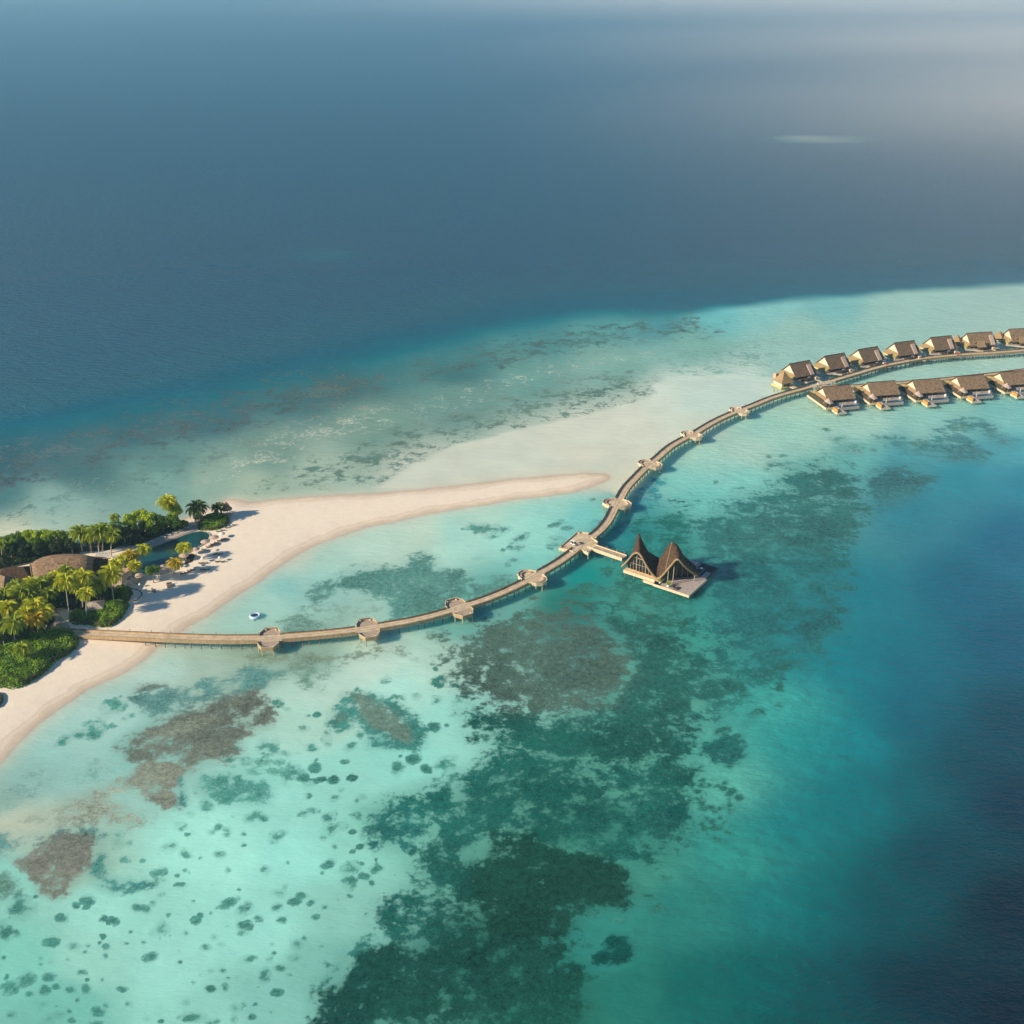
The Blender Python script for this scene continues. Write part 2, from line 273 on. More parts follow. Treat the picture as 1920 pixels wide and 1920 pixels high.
SPIT = [(700,915),(722,905),(760,880),(850,836),(950,812),(1050,790),(1140,768),(1212,747),(1228,738),(1222,722),(1250,711),(1340,706),(1440,708),(1500,702),(1470,742),(1380,775),(1297,818),(1215,870),(1160,930),(1130,920),(1060,900),(900,920)]
BLOB = [(722,1274,10,5),(822,1277,15,9),(816,1254,5,4),(671,1292,4,3),(742,1309,15,7),(781,1305,8,6),(816,1312,10,7),(862,1315,14,8),(525,1317,10,8),(540,1329,7,4),(592,1339,6,4),(575,1342,5,3),(570,1365,9,5),(615,1385,9,14),(677,1377,9,6),(815,1365,11,9),(502,1402,20,15),(585,1402,13,6),(557,1412,5,3),(530,1414,12,4),(660,1399,14,6),(775,1424,15,8),(747,1440,13,12),(797,1441,9,6),(837,1435,20,14),(647,1429,8,4),(589,1440,10,8),(547,1445,18,12),(570,1457,9,8),(580,1467,10,7),(602,1461,6,4),(657,1460,8,6),(625,1464,9,6),(580,1491,7,5),(642,1483,4,3),(680,1495,7,5),(669,1502,5,6),(681,1517,7,5),(672,1530,11,6),(622,1531,14,10),(617,1556,13,14),(645,1549,11,6),(579,1525,20,7),(472,1531,16,8),(490,1535,10,6),(409,1551,8,7),(424,1559,10,8),(519,1567,18,10),(610,1571,6,4),(661,1560,5,3),(630,1587,5,4),(675,1589,5,4),(411,1602,10,6),(497,1630,8,7),(425,1631,5,4),(615,1622,16,7),(660,1630,16,12),(657,1655,13,12),(685,1645,9,5),(710,1630,11,9),(700,1657,5,4),(520,1674,12,7),(534,1662,4,4),(566,1679,10,5),(550,1690,10,6),(581,1692,6,4),
(265,1614,5,4),(297,1635,15,8),(338,1660,9,5),(303,1680,8,5),(165,1687,12,9),(143,1699,6,4),(257,1702,12,7),(273,1706,9,6),(120,1723,11,8),(193,1723,8,6),(210,1730,10,8),(303,1742,19,12),(367,1726,8,7),(351,1749,3,3),(402,1758,5,4),(412,1773,6,4),(100,1765,15,9),(137,1773,12,6),(200,1774,8,5),(197,1790,5,4),(283,1794,14,7),(10,1743,14,20),(30,1752,7,6),(40,1703,25,22),(394,1823,5,4),(415,1822,7,4),(463,1705,15,11),(460,1732,13,14),(488,1720,10,6),(427,1695,20,7),(517,1700,10,7),(530,1726,8,7),(595,1719,5,4),(557,1770,12,8),(571,1760,4,4),(552,1796,11,7),(503,1798,8,7),(510,1787,4,4),(460,1797,15,7),(495,1827,11,13),(523,1815,10,6),(538,1827,5,3),(50,1838,18,12),(20,1853,16,12),(93,1833,12,7),(85,1860,9,7),(57,1865,7,4),(108,1853,6,4),(132,1857,8,5),(163,1852,8,7),(155,1823,8,4),(229,1851,8,4),(238,1880,7,6),(347,1882,6,5),(423,1850,8,7),(393,1856,9,5),(86,1883,7,5),(148,1875,3,3),(183,1895,12,8),(198,1884,4,4),(443,1892,13,8),(459,1883,5,4),(25,1902,9,6),(97,1910,22,9),(133,1913,8,5),(180,1917,12,5),(273,1912,5,5),(360,1910,25,8),(393,1917,14,6),(437,1910,8,8),(334,1550,12,7),(220,1572,16,18),(244,1580,6,6),(315,1591,15,10),(350,1600,12,7),(232,1614,10,6),(385,1512,12,10),(357,1527,6,4),
(214,1326,22,14),(178,1366,22,17),(118,1388,15,8),(150,1374,16,7),(244,1342,7,4),(232,1348,6,3),(212,1360,7,4),
(906,990,34,9),(935,998,22,7),(975,1010,18,6),(968,1028,13,7),(1042,1016,17,12),(1045,984,18,5),(1062,990,10,4),(944,1032,4,2),(965,1051,9,4),(955,1060,5,3),(895,1048,10,2),(1110,936,5,3),(1130,983,8,4),
(925,1393,12,9),(963,1396,7,5),(900,1370,9,6),(885,1340,9,6),(948,1412,7,4),(850,1281,6,4),(873,1340,12,8),(845,1460,8,8),
(1313,1462,8,4),(1336,1461,7,4),(1328,1470,8,4),(1314,1472,7,3),(1297,1472,8,5),(1345,1471,8,5),(1360,1467,7,5),(1357,1477,8,5),(1376,1482,7,5),(1293,1490,9,5),(1306,1484,8,5),(1370,1488,8,5),(1386,1495,8,6),(1370,1498,7,4),(1308,1498,9,6),(1316,1506,8,4),(1366,1507,9,5),(1382,1510,7,5),(1308,1515,9,5),(1321,1517,7,4),(1336,1514,8,5),(1352,1514,7,5),(1370,1521,8,6),(1344,1521,7,4),
(1325,1535,5,4),(1335,1540,6,4),(1345,1545,6,4),(1353,1552,6,4),(1340,1553,6,4),(1358,1543,6,4),(1368,1550,5,4),(1363,1560,6,4),(1349,1533,5,3),(1318,1541,5,3),(1372,1563,6,5),
(1315,1548,5,3),(1322,1556,5,3),(1330,1563,7,3),(1338,1571,8,4),(1348,1578,9,5),(1358,1584,9,5),(1290,1558,9,4),(1268,1570,9,9),(1288,1588,7,5),(1262,1595,7,5),
(1248,1644,12,6),(1230,1703,14,7),(1190,1744,11,5),(1170,1690,16,5),(1212,1690,10,4),(1160,1725,12,5),(1110,1710,10,6),
(1552,806,8,3),(1620,838,6,3),(1640,842,8,3),(1575,825,16,6),(1600,838,12,5),(1445,856,8,3),(1470,855,8,3),(1445,872,15,6),(1480,870,8,3),(1342,903,5,2),(1720,835,20,6),(1800,800,14,8),(1660,828,8,3),(1460,873,10,4),
(1465,1252,22,10),(1460,1285,9,14),(1440,1305,12,6),(1412,1340,22,9),(1465,1325,9,6),(1400,1356,16,9),(1345,1350,9,6),(1350,1372,20,8),(1385,1382,12,5)]
blob_rng = np.random.default_rng(3)
for _ in range(170):                                              # loose coral heads on the lagoon floor
    x, y = blob_rng.uniform(0, 900), blob_rng.uniform(1330, 1920)
    if 0.0016*(y-1330)*900+x*0 > 9e9: continue
    if y < 1560 and x < 350: continue
    s_ = blob_rng.uniform(1.2, 3.0)*(1+(blob_rng.random() < .12))
    BLOB.append((x, y, s_*1.5, s_))

# fan-shaped sheet, finer near the shore than out at sea
xs = np.concatenate([[-40000, -12000, -5000, -2500, -1400, -800], np.arange(-400, 2320, 3.0), [2800, 4000, 7000, 14000, 40000]])
ys = np.concatenate([[-66.2, -65.5, -64, -61, -56, -48, -38, -28, -18, -8], np.arange(0, 480, 6.), np.arange(480, 2040, 3.0), [2100, 2300, 2800, 4000, 9000]])
XX, YY = np.meshgrid(xs, ys); px = XX.ravel(); py = YY.ravel()
dxn = (px-960)/FPX; dyn = (960-py)/FPX; dz = -sp+dyn*cp; tt = -CAM_H/dz
W2 = np.stack([dxn*tt, (cp+dyn*sp)*tt], 1)
core = (px > -400) & (px < 2320) & (py > 480) & (py < 2100)
# base colour by smooth inverse distance
def interp_cols(px, py, ctrl):
    num = np.zeros((len(px), 3)); den = np.zeros(len(px))
    for (cx, cy, r, g, b) in ctrl:
        d2 = ((px-cx)*.8)**2+((py-cy)*1.15)**2
        k = 1/(d2+(24+46*np.clip((px-1150)/350, 0, 1)*np.clip((py-820)/150, 0, 1))**2)**2.2
        num += k[:, None]*np.array(lin((r, g, b))); den += k
    return num/den[:, None]
pxc = np.clip(px, -500, 2500); pyc = np.clip(py, -50, 2200)
nx = vnoise(W2, 40, 1, 3); ny = vnoise(W2, 40, 2, 3)
scl = np.maximum(py+66, 1)/1026
qx = pxc+nx*16*scl; qy = pyc+ny*8*scl
base = interp_cols(qx, qy, BASE)
# the open sea beyond the reef edge
OCEAN = [(-3000,1100),(-300,905),(0,818),(150,795),(300,768),(430,735),(560,705),(650,685),(740,664),(830,648),(920,628),(1000,612),(1100,598),(1200,592),(1300,586),(1380,574),(1450,566),(1600,553),(1750,543),(1920,532),(2300,512),(6000,300),(6000,-300),(-3000,-300)]
od = seg_sdf(np.stack([np.clip(px, -2900, 5900)+nx*22*scl, (np.clip(py, -60, 2200)+ny*10*scl)*2.2], 1), np.array(OCEAN)*np.array([1, 2.2]))
dk = np.array(lin((42, 101, 127))); nearc = np.array(lin((30, 108, 128)))
rt = np.clip((px-900)/500, 0, 1); wid = 130-95*rt
f1 = np.clip(.5+od/wid, 0, 1); f1 = f1*f1*(3-2*f1); f2 = np.clip(od/260, 0, 1)[:, None]
oc = nearc*(1-f2)+dk*f2
base = base*(1-f1[:, None])+oc*f1[:, None]
# raggedness of outlines
rx = pxc+vnoise(W2, 9, 3, 4)*9*scl; ry = pyc+vnoise(W2, 9, 4, 4)*5.5*scl
reef = np.zeros(len(px)); rc_n = np.zeros((len(px), 3)); rc_d = np.full(len(px), 1e-6)
rc_n += np.array(lin((60,120,115)))*1e-6
PR = np.stack([rx, ry*1.6], 1)
for poly, dens, col, soft in REEF:
    pa = np.array(poly, float); x0, y0 = pa.min(0)-60; x1, y1 = pa.max(0)+60
    idx = np.where((rx > x0) & (rx < x1) & (ry > y0) & (ry < y1))[0]
    if not len(idx): continue
    d = seg_sdf(PR[idx], pa*np.array([1, 1.6]))
    v = dens*np.clip(.5+d/(soft*4.6), 0, 1)*(1+.22*vnoise(W2[idx], 22, 12, 3))
    reef[idx] = np.maximum(reef[idx], v)
    k = (v+1e-4)**3*(1.0 if dens < .9 else 2.5)
    rc_n[idx] += k[:, None]*np.array(lin(col)); rc_d[idx] += k
for i_, (bx, by, ra, rb) in enumerate(BLOB):
    m_ = 2.2
    idx = np.where((px > bx-ra*m_-6) & (px < bx+ra*m_+6) & (py > by-rb*m_-6) & (py < by+rb*m_+6))[0]
    if not len(idx): continue
    ex = px[idx]+(rx[idx]-px[idx])*.45-bx; ey = py[idx]+(ry[idx]-py[idx])*.45-by
    tl = -.35 if ra > 13 and ra < 24 else 0.
    ex2 = ex*math.cos(tl)+ey*math.sin(tl); ey2 = -ex*math.sin(tl)+ey*math.cos(tl)
    d = np.sqrt((ex2/(ra*.86+1.2))**2+(ey2/(rb*.86+1.))**2)
    v = np.clip(1.08-.56*d, 0, .72+.012*min(ra, 12)); v = v*(.84+.6*vnoise(W2[idx], 2.6, 15, 2)); v = np.where(v < .25, 0, v)
    reef[idx] = np.maximum(reef[idx], v)
    frac = min(1, math.hypot(bx-300, (by-1500))/1100)
    bc = np.array(lin((80-40*frac, 150-36*frac, 136-34*frac)))
    if by < 1100: bc = np.array(lin((84, 146, 136)))
    k = (v+1e-4)**3
    rc_n[idx] += k[:, None]*bc; rc_d[idx] += k
rcol = rc_n/rc_d[:, None]; rcol = rcol*.86+rcol.mean(1)[:, None]*.14
# the pale submerged sand spit
d = np.full(len(px), -99.); idx = np.where(core)[0]
PS = np.stack([pxc[idx]+(rx[idx]-px[idx])*.6, (pyc[idx]+(ry[idx]-py[idx])*.6)*1.6], 1)
d[idx] = seg_sdf(PS, np.array(SPIT)*np.array([1, 1.6]))
spit = np.clip(.5+d/8, 0, 1)
spitcol = interp_cols(qx, qy, [c for c in BASE if seg_sdf(np.array([[c[0], c[1]*1.6]]), np.array(SPIT)*np.array([1, 1.6]))[0] > 2 or (720 < c[0] < 1500 and c[2] > 205 and 690 < c[1] < 930)])
base = base*(1-spit[:, None])+spitcol*spit[:, None]; reef *= (1-spit)
# the water thins over the sand at the shore
sd = np.full(len(px), -999.); sd[idx] = seg_sdf(W2[idx], isl_w)
edge = np.exp(np.minimum(sd, 0)/3.2)*.75
base = base*(1-edge[:, None])+np.array(lin((214, 206, 184)))*edge[:, None]
reef *= np.clip((-sd-3)/8, 0, 1)
# a far sand bank and faint shoals
for (cx, cy, a, b, s_) in ((1545, 262, 85, 6, .34), (1500, 258, 45, 4, .25), (1365, 249, 22, 3, .2), (610, 478, 70, 14, .06)):
    g = np.exp(-(((px-cx)/a)**2+((py-cy)/b)**2)**1.3)*s_*(0.75+.25*vnoise(W2, 60, 9, 2))
    base = base*(1-g[:, None])+np.array(lin((190, 202, 190)))*g[:, None]
# reflection of the sky and light reaching the floor, measured on a black and a grey sheet
CY = [480, 675, 825, 975, 1125, 1312, 1500, 1900]
COF = .82*np.array([[.060,.100,.138],[.042,.068,.096],[.030,.047,.067],[.024,.037,.050],[.020,.029,.038],[.016,.0235,.0315],[.0138,.020,.026],[.011,.0155,.020]])
CGA = np.array([[.77,.745,.73],[.84,.82,.80],[.89,.87,.85],[.92,.89,.865],[.945,.90,.875],[.945,.91,.89],[.965,.925,.90],[.98,.94,.925]])
def corr(c):
    o = np.stack([np.interp(py, CY, COF[:, k]) for k in range(3)], 1); g = np.stack([np.interp(py, CY, CGA[:, k]) for k in range(3)], 1)
    return np.clip((c-o)/g, .002, .9)
me = bpy.data.meshes.new('water')
ny_, nx_ = XX.shape
vco = np.zeros((len(px), 3)); vco[:, :2] = W2
ii = (np.arange(ny_-1)[:, None]*nx_+np.arange(nx_-1)[None, :]).ravel()
quads = np.stack([ii+nx_, ii+nx_+1, ii+1, ii], 1)
me.vertices.add(len(vco)); me.vertices.foreach_set('co', vco.ravel())
me.loops.add(quads.size); me.loops.foreach_set('vertex_index', quads.ravel().astype(np.int32))
me.polygons.add(len(quads)); me.polygons.foreach_set('loop_start', (np.arange(len(quads))*4).astype(np.int32))
me.polygons.foreach_set('loop_total', np.full(len(quads), 4, np.int32))
me.update(calc_edges=True)
def put_col(name, c):
    a = me.attributes.new(name, 'FLOAT_COLOR', 'POINT'); a.data.foreach_set('color', np.concatenate([c, np.ones((len(c), 1))], 1).astype(np.float32).ravel())
calm = np.clip(.26+.74*np.clip((px-950)/500, 0, 1)*np.clip((py-800)/200, 0, 1)+np.clip(od/200, 0, 1)+.2*np.clip((900-py)/100, 0, 1), 0, 1)*(1-.6*spit)
a_ = me.attributes.new('chop', 'FLOAT', 'POINT'); a_.data.foreach_set('value', calm.astype(np.float32))
calm = calm*(1+3.6*np.clip(od/150, 0, 1)*np.clip((py-60)/400, 0.2, 1)+.7*np.clip((px-1150)/350, 0, 1)); a_.data.foreach_set('value', calm.astype(np.float32))
put_col('floor_col', corr(base)); put_col('reef_col', corr(rcol))
a_ = me.attributes.new('reef', 'FLOAT', 'POINT'); a_.data.foreach_set('value', reef.astype(np.float32))
m, t, b = newmat('sea_water')
L = t.links.new
def N(kind, **kw):
    n = t.nodes.new(kind)
    for k, v in kw.items():
        if k in n.inputs: n.inputs[k].default_value = v
        else: setattr(n, k, v)
    return n
def math_(op, a, b_=None, c_=None):
    n = N('ShaderNodeMath', operation=op)
    for i, v in enumerate((a, b_, c_)):
        if v is None: continue
        if isinstance(v, (int, float)): n.inputs[i].default_value = v
        else: L(v, n.inputs[i])
    return n.outputs[0]
geo = N('ShaderNodeNewGeometry')
A1 = N('ShaderNodeAttribute', attribute_name='floor_col'); A2 = N('ShaderNodeAttribute', attribute_name='reef_col'); A3 = N('ShaderNodeAttribute', attribute_name='reef')
def noise_(scale, detail=4, rough=.6, sx=1, sy=1, rot=0, dist=0):
    mp = N('ShaderNodeMapping'); mp.inputs['Scale'].default_value = (sx, sy, 1); mp.inputs['Rotation'].default_value = (0, 0, rot)
    n = N('ShaderNodeTexNoise', Scale=scale, Detail=detail, Roughness=rough, Distortion=dist)
    L(geo.outputs['Position'], mp.inputs[0]); L(mp.outputs[0], n.inputs['Vector']); return n.outputs['Fac']
big = noise_(.085, 5, .62, dist=.4)          # ~12 m patches
fin = noise_(.55, 4, .6)                   # 2 m raggedness
vf = noise_(1.6, 3, .6)
mid = noise_(.22, 3, .55)
pat = math_('ADD', math_('ADD', math_('MULTIPLY', big, .46), math_('MULTIPLY', mid, .26)), math_('MULTIPLY', fin, .28))
amt = math_('SUBTRACT', math_('MULTIPLY', pat, 6.0), 3.0)
dens = math_('ADD', A3.outputs['Fac'], math_('MULTIPLY', amt, .9))
mr = N('ShaderNodeMapRange', interpolation_type='SMOOTHSTEP'); L(dens, mr.inputs['Value'])
mr.inputs['From Min'].default_value = .29; mr.inputs['From Max'].default_value = .84
gate = math_('MULTIPLY', mr.outputs[0], math_('MINIMUM', math_('MULTIPLY', A3.outputs['Fac'], 4.0), 1.0))
dirt = N('ShaderNodeMixRGB'); L(math_('MULTIPLY', math_('MINIMUM', A3.outputs['Fac'], 1.0), .42), dirt.inputs['Fac']); L(A1.outputs['Color'], dirt.inputs['Color1']); L(A2.outputs['Color'], dirt.inputs['Color2'])
mx = N('ShaderNodeMixRGB'); L(gate, mx.inputs['Fac']); L(dirt.outputs[0], mx.inputs['Color1'])
# mottling of the reef top
mt = N('ShaderNodeMixRGB', blend_type='MULTIPLY'); mt.inputs['Fac'].default_value = 1
rr = N('ShaderNodeMapRange'); rr.inputs['From Min'].default_value = .38; rr.inputs['From Max'].default_value = .62
rr.inputs['To Min'].default_value = .46; rr.inputs['To Max'].default_value = 1.62
L(math_('ADD', math_('ADD', math_('MULTIPLY', fin, .4), math_('MULTIPLY', vf, .3)), math_('MULTIPLY', noise_(.028, 4, .6), .3)), rr.inputs['Value'])
L(A2.outputs['Color'], mt.inputs['Color1']); L(rr.outputs[0], mt.inputs['Color2']); L(mt.outputs[0], mx.inputs['Color2'])
# faint unevenness of the sandy floor
fl = N('ShaderNodeMixRGB', blend_type='MULTIPLY'); fl.inputs['Fac'].default_value = 1
r2 = N('ShaderNodeMapRange'); r2.inputs['From Min'].default_value = .3; r2.inputs['From Max'].default_value = .7
r2.inputs['To Min'].default_value = .93; r2.inputs['To Max'].default_value = 1.07
L(noise_(.05, 6, .6), r2.inputs['Value']); L(mx.outputs[0], fl.inputs['Color1']); L(r2.outputs[0], fl.inputs['Color2'])
L(fl.outputs[0], b.inputs['Base Color'])
b.inputs['Subsurface Weight'].default_value = .8; b.inputs['Subsurface Scale'].default_value = 9.0; b.inputs['Subsurface Radius'].default_value = (.5, 1, 1); b.subsurface_method = 'BURLEY'
b.inputs['Roughness'].default_value = .2; b.inputs['Specular IOR Level'].default_value = .28; b.inputs['IOR'].default_value = 1.33
wa = noise_(.16, 3, .5, 1, 2.0, R(20)); wb = noise_(.55, 3, .55, 1, 2.2, R(-12)); wc = noise_(1.7, 2, .5, 1, 1.8, R(10))
hh = math_('ADD', math_('ADD', math_('MULTIPLY', wa, 2.2), math_('MULTIPLY', wb, 1.1)), math_('MULTIPLY', wc, .3))
bp = N('ShaderNodeBump', Strength=1.0, Distance=.5); hh = math_('MULTIPLY', hh, N('ShaderNodeAttribute', attribute_name='chop').outputs['Fac']); L(hh, bp.inputs['Height']); L(bp.outputs[0], b.inputs['Normal'])
me.materials.append(m)
water = bpy.data.objects.new('water', me); C.objects.link(water); tag(water, kind='structure')

# ---------------------------------------------------------------- sand island
x0, y0 = isl_w.min(0)-6; x1, y1 = isl_w.max(0)+6
x0 = max(x0, -260); step = .75
gx = np.arange(x0, x1, step); gy = np.arange(y0, y1, step); GX, GY = np.meshgrid(gx, gy)
P = np.stack([GX.ravel(), GY.ravel()], 1)
sdi = seg_sdf(P+np.stack([vnoise(P, 14, 5, 3), vnoise(P, 14, 6, 3)], 1)*1.3, isl_w)
def sand_h(sd, P):
    h = np.where(sd > 0, .12+.95*(1-np.exp(-sd/11.)), .12+sd*.09)
    return h-.12+.02+(vnoise(P, 6, 8, 3)*.05+vnoise(P, 22, 11, 2)*.08)*np.clip(sd/6, 0, 1)
hz = sand_h(sdi, P)
keep = (sdi > -4).reshape(GX.shape)
kq = keep[:-1, :-1] & keep[1:, :-1] & keep[:-1, 1:] & keep[1:, 1:]
ids = np.arange(GX.size).reshape(GX.shape)
q = np.stack([ids[:-1, :-1][kq], ids[:-1, 1:][kq], ids[1:, 1:][kq], ids[1:, :-1][kq]], 1)
used, inv = np.unique(q.ravel(), return_inverse=True)
me = bpy.data.meshes.new('beach'); me.from_pydata(np.stack([P[used, 0], P[used, 1], hz[used]], 1).tolist(), [], inv.reshape(-1, 4).tolist()); me.update()
me.polygons.foreach_set('use_smooth', [True]*len(me.polygons))
a_ = me.attributes.new('inland', 'FLOAT', 'POINT'); a_.data.foreach_set('value', sdi[used].astype(np.float32))
m, t, b = newmat('beach_sand'); L = t.links.new
geo = N('ShaderNodeNewGeometry'); A = N('ShaderNodeAttribute', attribute_name='inland')
tide = math_('ADD', A.outputs['Fac'], math_('MULTIPLY', math_('SUBTRACT', noise_(.09, 4, .6), .5), 7.))
rp = N('ShaderNodeValToRGB'); L(math_('MULTIPLY', tide, 1/15.), rp.inputs[0])
e = rp.color_ramp.elements; e[0].position = .0; e[0].color = (.60, .49, .37, 1); e[1].position = 1; e[1].color = (.84, .72, .575, 1)
for p_, c_ in ((.14, (.68, .55, .42)), (.24, (.76, .64, .50)), (.33, (.72, .60, .465)), (.40, (.82, .70, .56))):
    k = e.new(p_); k.color = (*c_, 1)
sm = N('ShaderNodeMixRGB', blend_type='MULTIPLY'); sm.inputs['Fac'].default_value = 1
r2 = N('ShaderNodeMapRange'); r2.inputs['From Min'].default_value = .3; r2.inputs['From Max'].default_value = .7; r2.inputs['To Min'].default_value = .92; r2.inputs['To Max'].default_value = 1.06
L(math_('ADD', math_('MULTIPLY', noise_(.35, 5, .65), .6), math_('MULTIPLY', noise_(2.2, 3, .6), .4)), r2.inputs['Value'])
L(rp.outputs[0], sm.inputs['Color1']); L(r2.outputs[0], sm.inputs['Color2']); L(sm.outputs[0], b.inputs['Base Color'])
b.inputs['Roughness'].default_value = .9; b.inputs['Specular IOR Level'].default_value = .15
bp = N('ShaderNodeBump', Strength=.5, Distance=.12); L(noise_(1.1, 4, .6), bp.inputs['Height']); L(bp.outputs[0], b.inputs['Normal'])
me.materials.append(m); beach = bpy.data.objects.new('beach', me); C.objects.link(beach); tag(beach, kind='structure')
def gz(x, y):
    p = np.array([[x, y]]); return float(sand_h(seg_sdf(p, isl_w), p)[0])
def sand_at(px, py):
    p = at(px, py, .9); p.z = gz(p.x, p.y); return p

# ---------------------------------------------------------------- haze
hb = MB().box(-14000, -1500, -1, 14000, 26000, 236)
haze = hb.build('haze', None)
m = bpy.data.materials.new('haze_air'); m.use_nodes = True; t = m.node_tree; t.nodes.clear()
o_ = t.nodes.new('ShaderNodeOutputMaterial'); v_ = t.nodes.new('ShaderNodeVolumePrincipled')
v_.inputs['Color'].default_value = (.5, .8, 1, 1); v_.inputs['Density'].default_value = .000068; v_.inputs['Anisotropy'].default_value = .1
t.links.new(v_.outputs[0], o_.inputs['Volume']); haze.data.materials.append(m); tag(haze, kind='stuff')

# bank of thin mist far out over the sea, thickest to the right, thinning to nothing at its rim
for i, (cx, cy, cz, rx_, ry_, rz_, dn) in enumerate(((1550,1650,0,1750,1300,90,.0050),(2200,3100,0,2700,2400,100,.0024),(2600,7000,0,4600,4200,110,.0011))):
    me_ = bpy.data.meshes.new('mist'); bm = bmesh.new(); bmesh.ops.create_icosphere(bm, subdivisions=4, radius=1); bm.to_mesh(me_); bm.free()
    o = bpy.data.objects.new('mist', me_); C.objects.link(o); o.location = (cx, cy, cz); o.scale = (rx_, ry_, rz_); tag(o, kind='stuff')
    m = bpy.data.materials.new('mist_air'); m.use_nodes = True; t = m.node_tree; t.nodes.clear(); L = t.links.new
    o_ = t.nodes.new('ShaderNodeOutputMaterial'); v_ = t.nodes.new('ShaderNodeVolumePrincipled'); v_.inputs['Color'].default_value = (.95, .93, .90, 1)
    tcn = N('ShaderNodeTexCoord'); gr = N('ShaderNodeTexGradient', gradient_type='SPHERICAL'); L(tcn.outputs['Object'], gr.inputs[0])
    nn = N('ShaderNodeTexNoise', Scale=2.2, Detail=2.0); L(tcn.outputs['Object'], nn.inputs['Vector'])
    d_ = math_('MULTIPLY', math_('MULTIPLY', math_('POWER', gr.outputs['Fac'], 2.0), dn), math_('MULTIPLY_ADD', nn.outputs['Fac'], 1.6, .2)); L(d_, v_.inputs['Density'])
    L(v_.outputs[0], o_.inputs['Volume']); me_.materials.append(m)
# ---------------------------------------------------------------- materials
mat('thatch', (.14,.088,.052), (.33,.225,.14), .9, .95, 6, .12, (1, 1, 1), .1)
mat('thatch_villa', (.11,.074,.048), (.25,.17,.11), 1.4, .95, 6, .12, (1, 1, .35), .1)
mat('thatch_dark', (.04,.026,.020), (.12,.074,.044), 1.4, .95, 6, .12, (1, 1, .35), .1)
mat('thatch_gold', (.24,.165,.085), (.40,.28,.15), 1.8, .95, 5, .1, (1, 1, .4), .1)
mat('thatch_pink', (.40,.29,.235), (.56,.43,.35), 2.5, .9, 4, .05, (1, 1, 1), .1)
mat('plank', (.48,.36,.23), (.72,.57,.38), .35, .85, 6, 0, (1, 1, 1), .2)
mat('plank_grey', (.30,.245,.20), (.44,.37,.31), 1.3, .85, 6, 0, (1, 1, 1), .2)
mat('shingle_deck', (.26,.19,.14), (.58,.45,.35), 3.5, .9, 5, .03, (1, 1, 1), .15)
mat('side_wood', (.34,.225,.12), (.50,.35,.20), 1.2, .85, 4, 0, (1, 1, .3), .2)
mat('pale_wood', (.55,.43,.27), (.70,.57,.38), 1.5, .8, 4, 0, (1, 1, .4), .2)
mat('rail_dark', (.07,.05,.038), (.13,.095,.07), 3, .8)
mat('piling', (.10,.10,.08), (.28,.24,.18), .6, .85, 3, 0, (1, 1, 3))
mat('pale_piling', (.30,.26,.16), (.55,.47,.30), .8, .85, 3, 0, (1, 1, 2))
mat('cream', (.62,.50,.36), (.72,.60,.45), 1.2, .8, 3)
mat('yellow_wall', (.50,.42,.12), (.62,.50,.20), 1.2, .8, 3)
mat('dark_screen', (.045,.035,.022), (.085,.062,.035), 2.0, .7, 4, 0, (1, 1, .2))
mat('orange_wood', (.50,.22,.04), (.62,.30,.07), 3, .6, 3, 0, (1, 1, .2))
mat('interior', (.035,.03,.028), (.07,.055,.045), 1.1, .7)
mat('pool_blue', (.015,.07,.12), (.02,.09,.14), .6, .08, 2, 0, spec=.5)
mat('pool_green', (.010,.060,.065), (.014,.085,.085), .25, .08, 4, 0, spec=.5)
mat('pool_navy', (.004,.014,.03), (.006,.02,.04), .4, .4, 2, 0, spec=.15)
mat('white_fabric', (.66,.62,.57)); mat('white_paint', (.80,.78,.74), rough=.35)
mat('brown_cushion', (.16,.12,.10), (.24,.19,.16), 3); mat('grey_cushion', (.32,.29,.26), (.42,.38,.34), 3)
mat('stone', (.40,.33,.27), (.52,.44,.37), 1.5, .85, 5); mat('dark_stone', (.07,.06,.055), (.12,.10,.09), 3)
mat('lilac_deck', (.34,.28,.26), (.48,.40,.37), 1.2, .8, 5)
mat('black_rubber', (.02,.02,.02)); mat('metal_grey', (.35,.35,.35), rough=.4, metal=.6)
mat('glass_dark', (.02,.022,.025), rough=.05, spec=.8)
mat('column_wood', (.30,.24,.17), (.44,.36,.26), 2, .8)
mat('float_blue', (.45,.66,.80), rough=.4); mat('float_net', (.02,.05,.09), rough=.6)
mat('red_bloom', (.55,.03,.03), (.75,.08,.06), 6)
mat('trunk', (.20,.165,.125), (.34,.29,.225), 1.5, .9, 4, 0, (1, 1, 4))
mat('palm_trunk', (.30,.27,.22), (.46,.42,.36), 2.0, .9, 3, 0, (1, 1, 5))
mat('pink_tile', (.46,.30,.22), (.58,.40,.30), 2, .85)
def leaf_mat(name, c, c2, scale=.5, trans=.35):
    m = mat(name, c, c2, scale, .6, 3, 0, (1, 1, 1), .25, lo=.38, hi=.62)
    t = m.node_tree; b = t.nodes['Principled BSDF']; o = t.nodes['Material Output']
    tr = t.nodes.new('ShaderNodeBsdfTranslucent'); mx = t.nodes.new('ShaderNodeMixShader'); mx.inputs[0].default_value = trans
    src = b.inputs['Base Color'].links[0].from_socket
    t.links.new(src, tr.inputs['Color']); t.links.new(b.outputs[0], mx.inputs[1]); t.links.new(tr.outputs[0], mx.inputs[2])
    t.links.new(mx.outputs[0], o.inputs['Surface'])
leaf_mat('palm_yellow', (.38,.44,.02), (.74,.68,.03)); leaf_mat('palm_green', (.20,.30,.02), (.46,.50,.03)); leaf_mat('palm_dark', (.04,.09,.02), (.11,.17,.03))
leaf_mat('palm_gold', (.50,.38,.02), (.74,.58,.03))
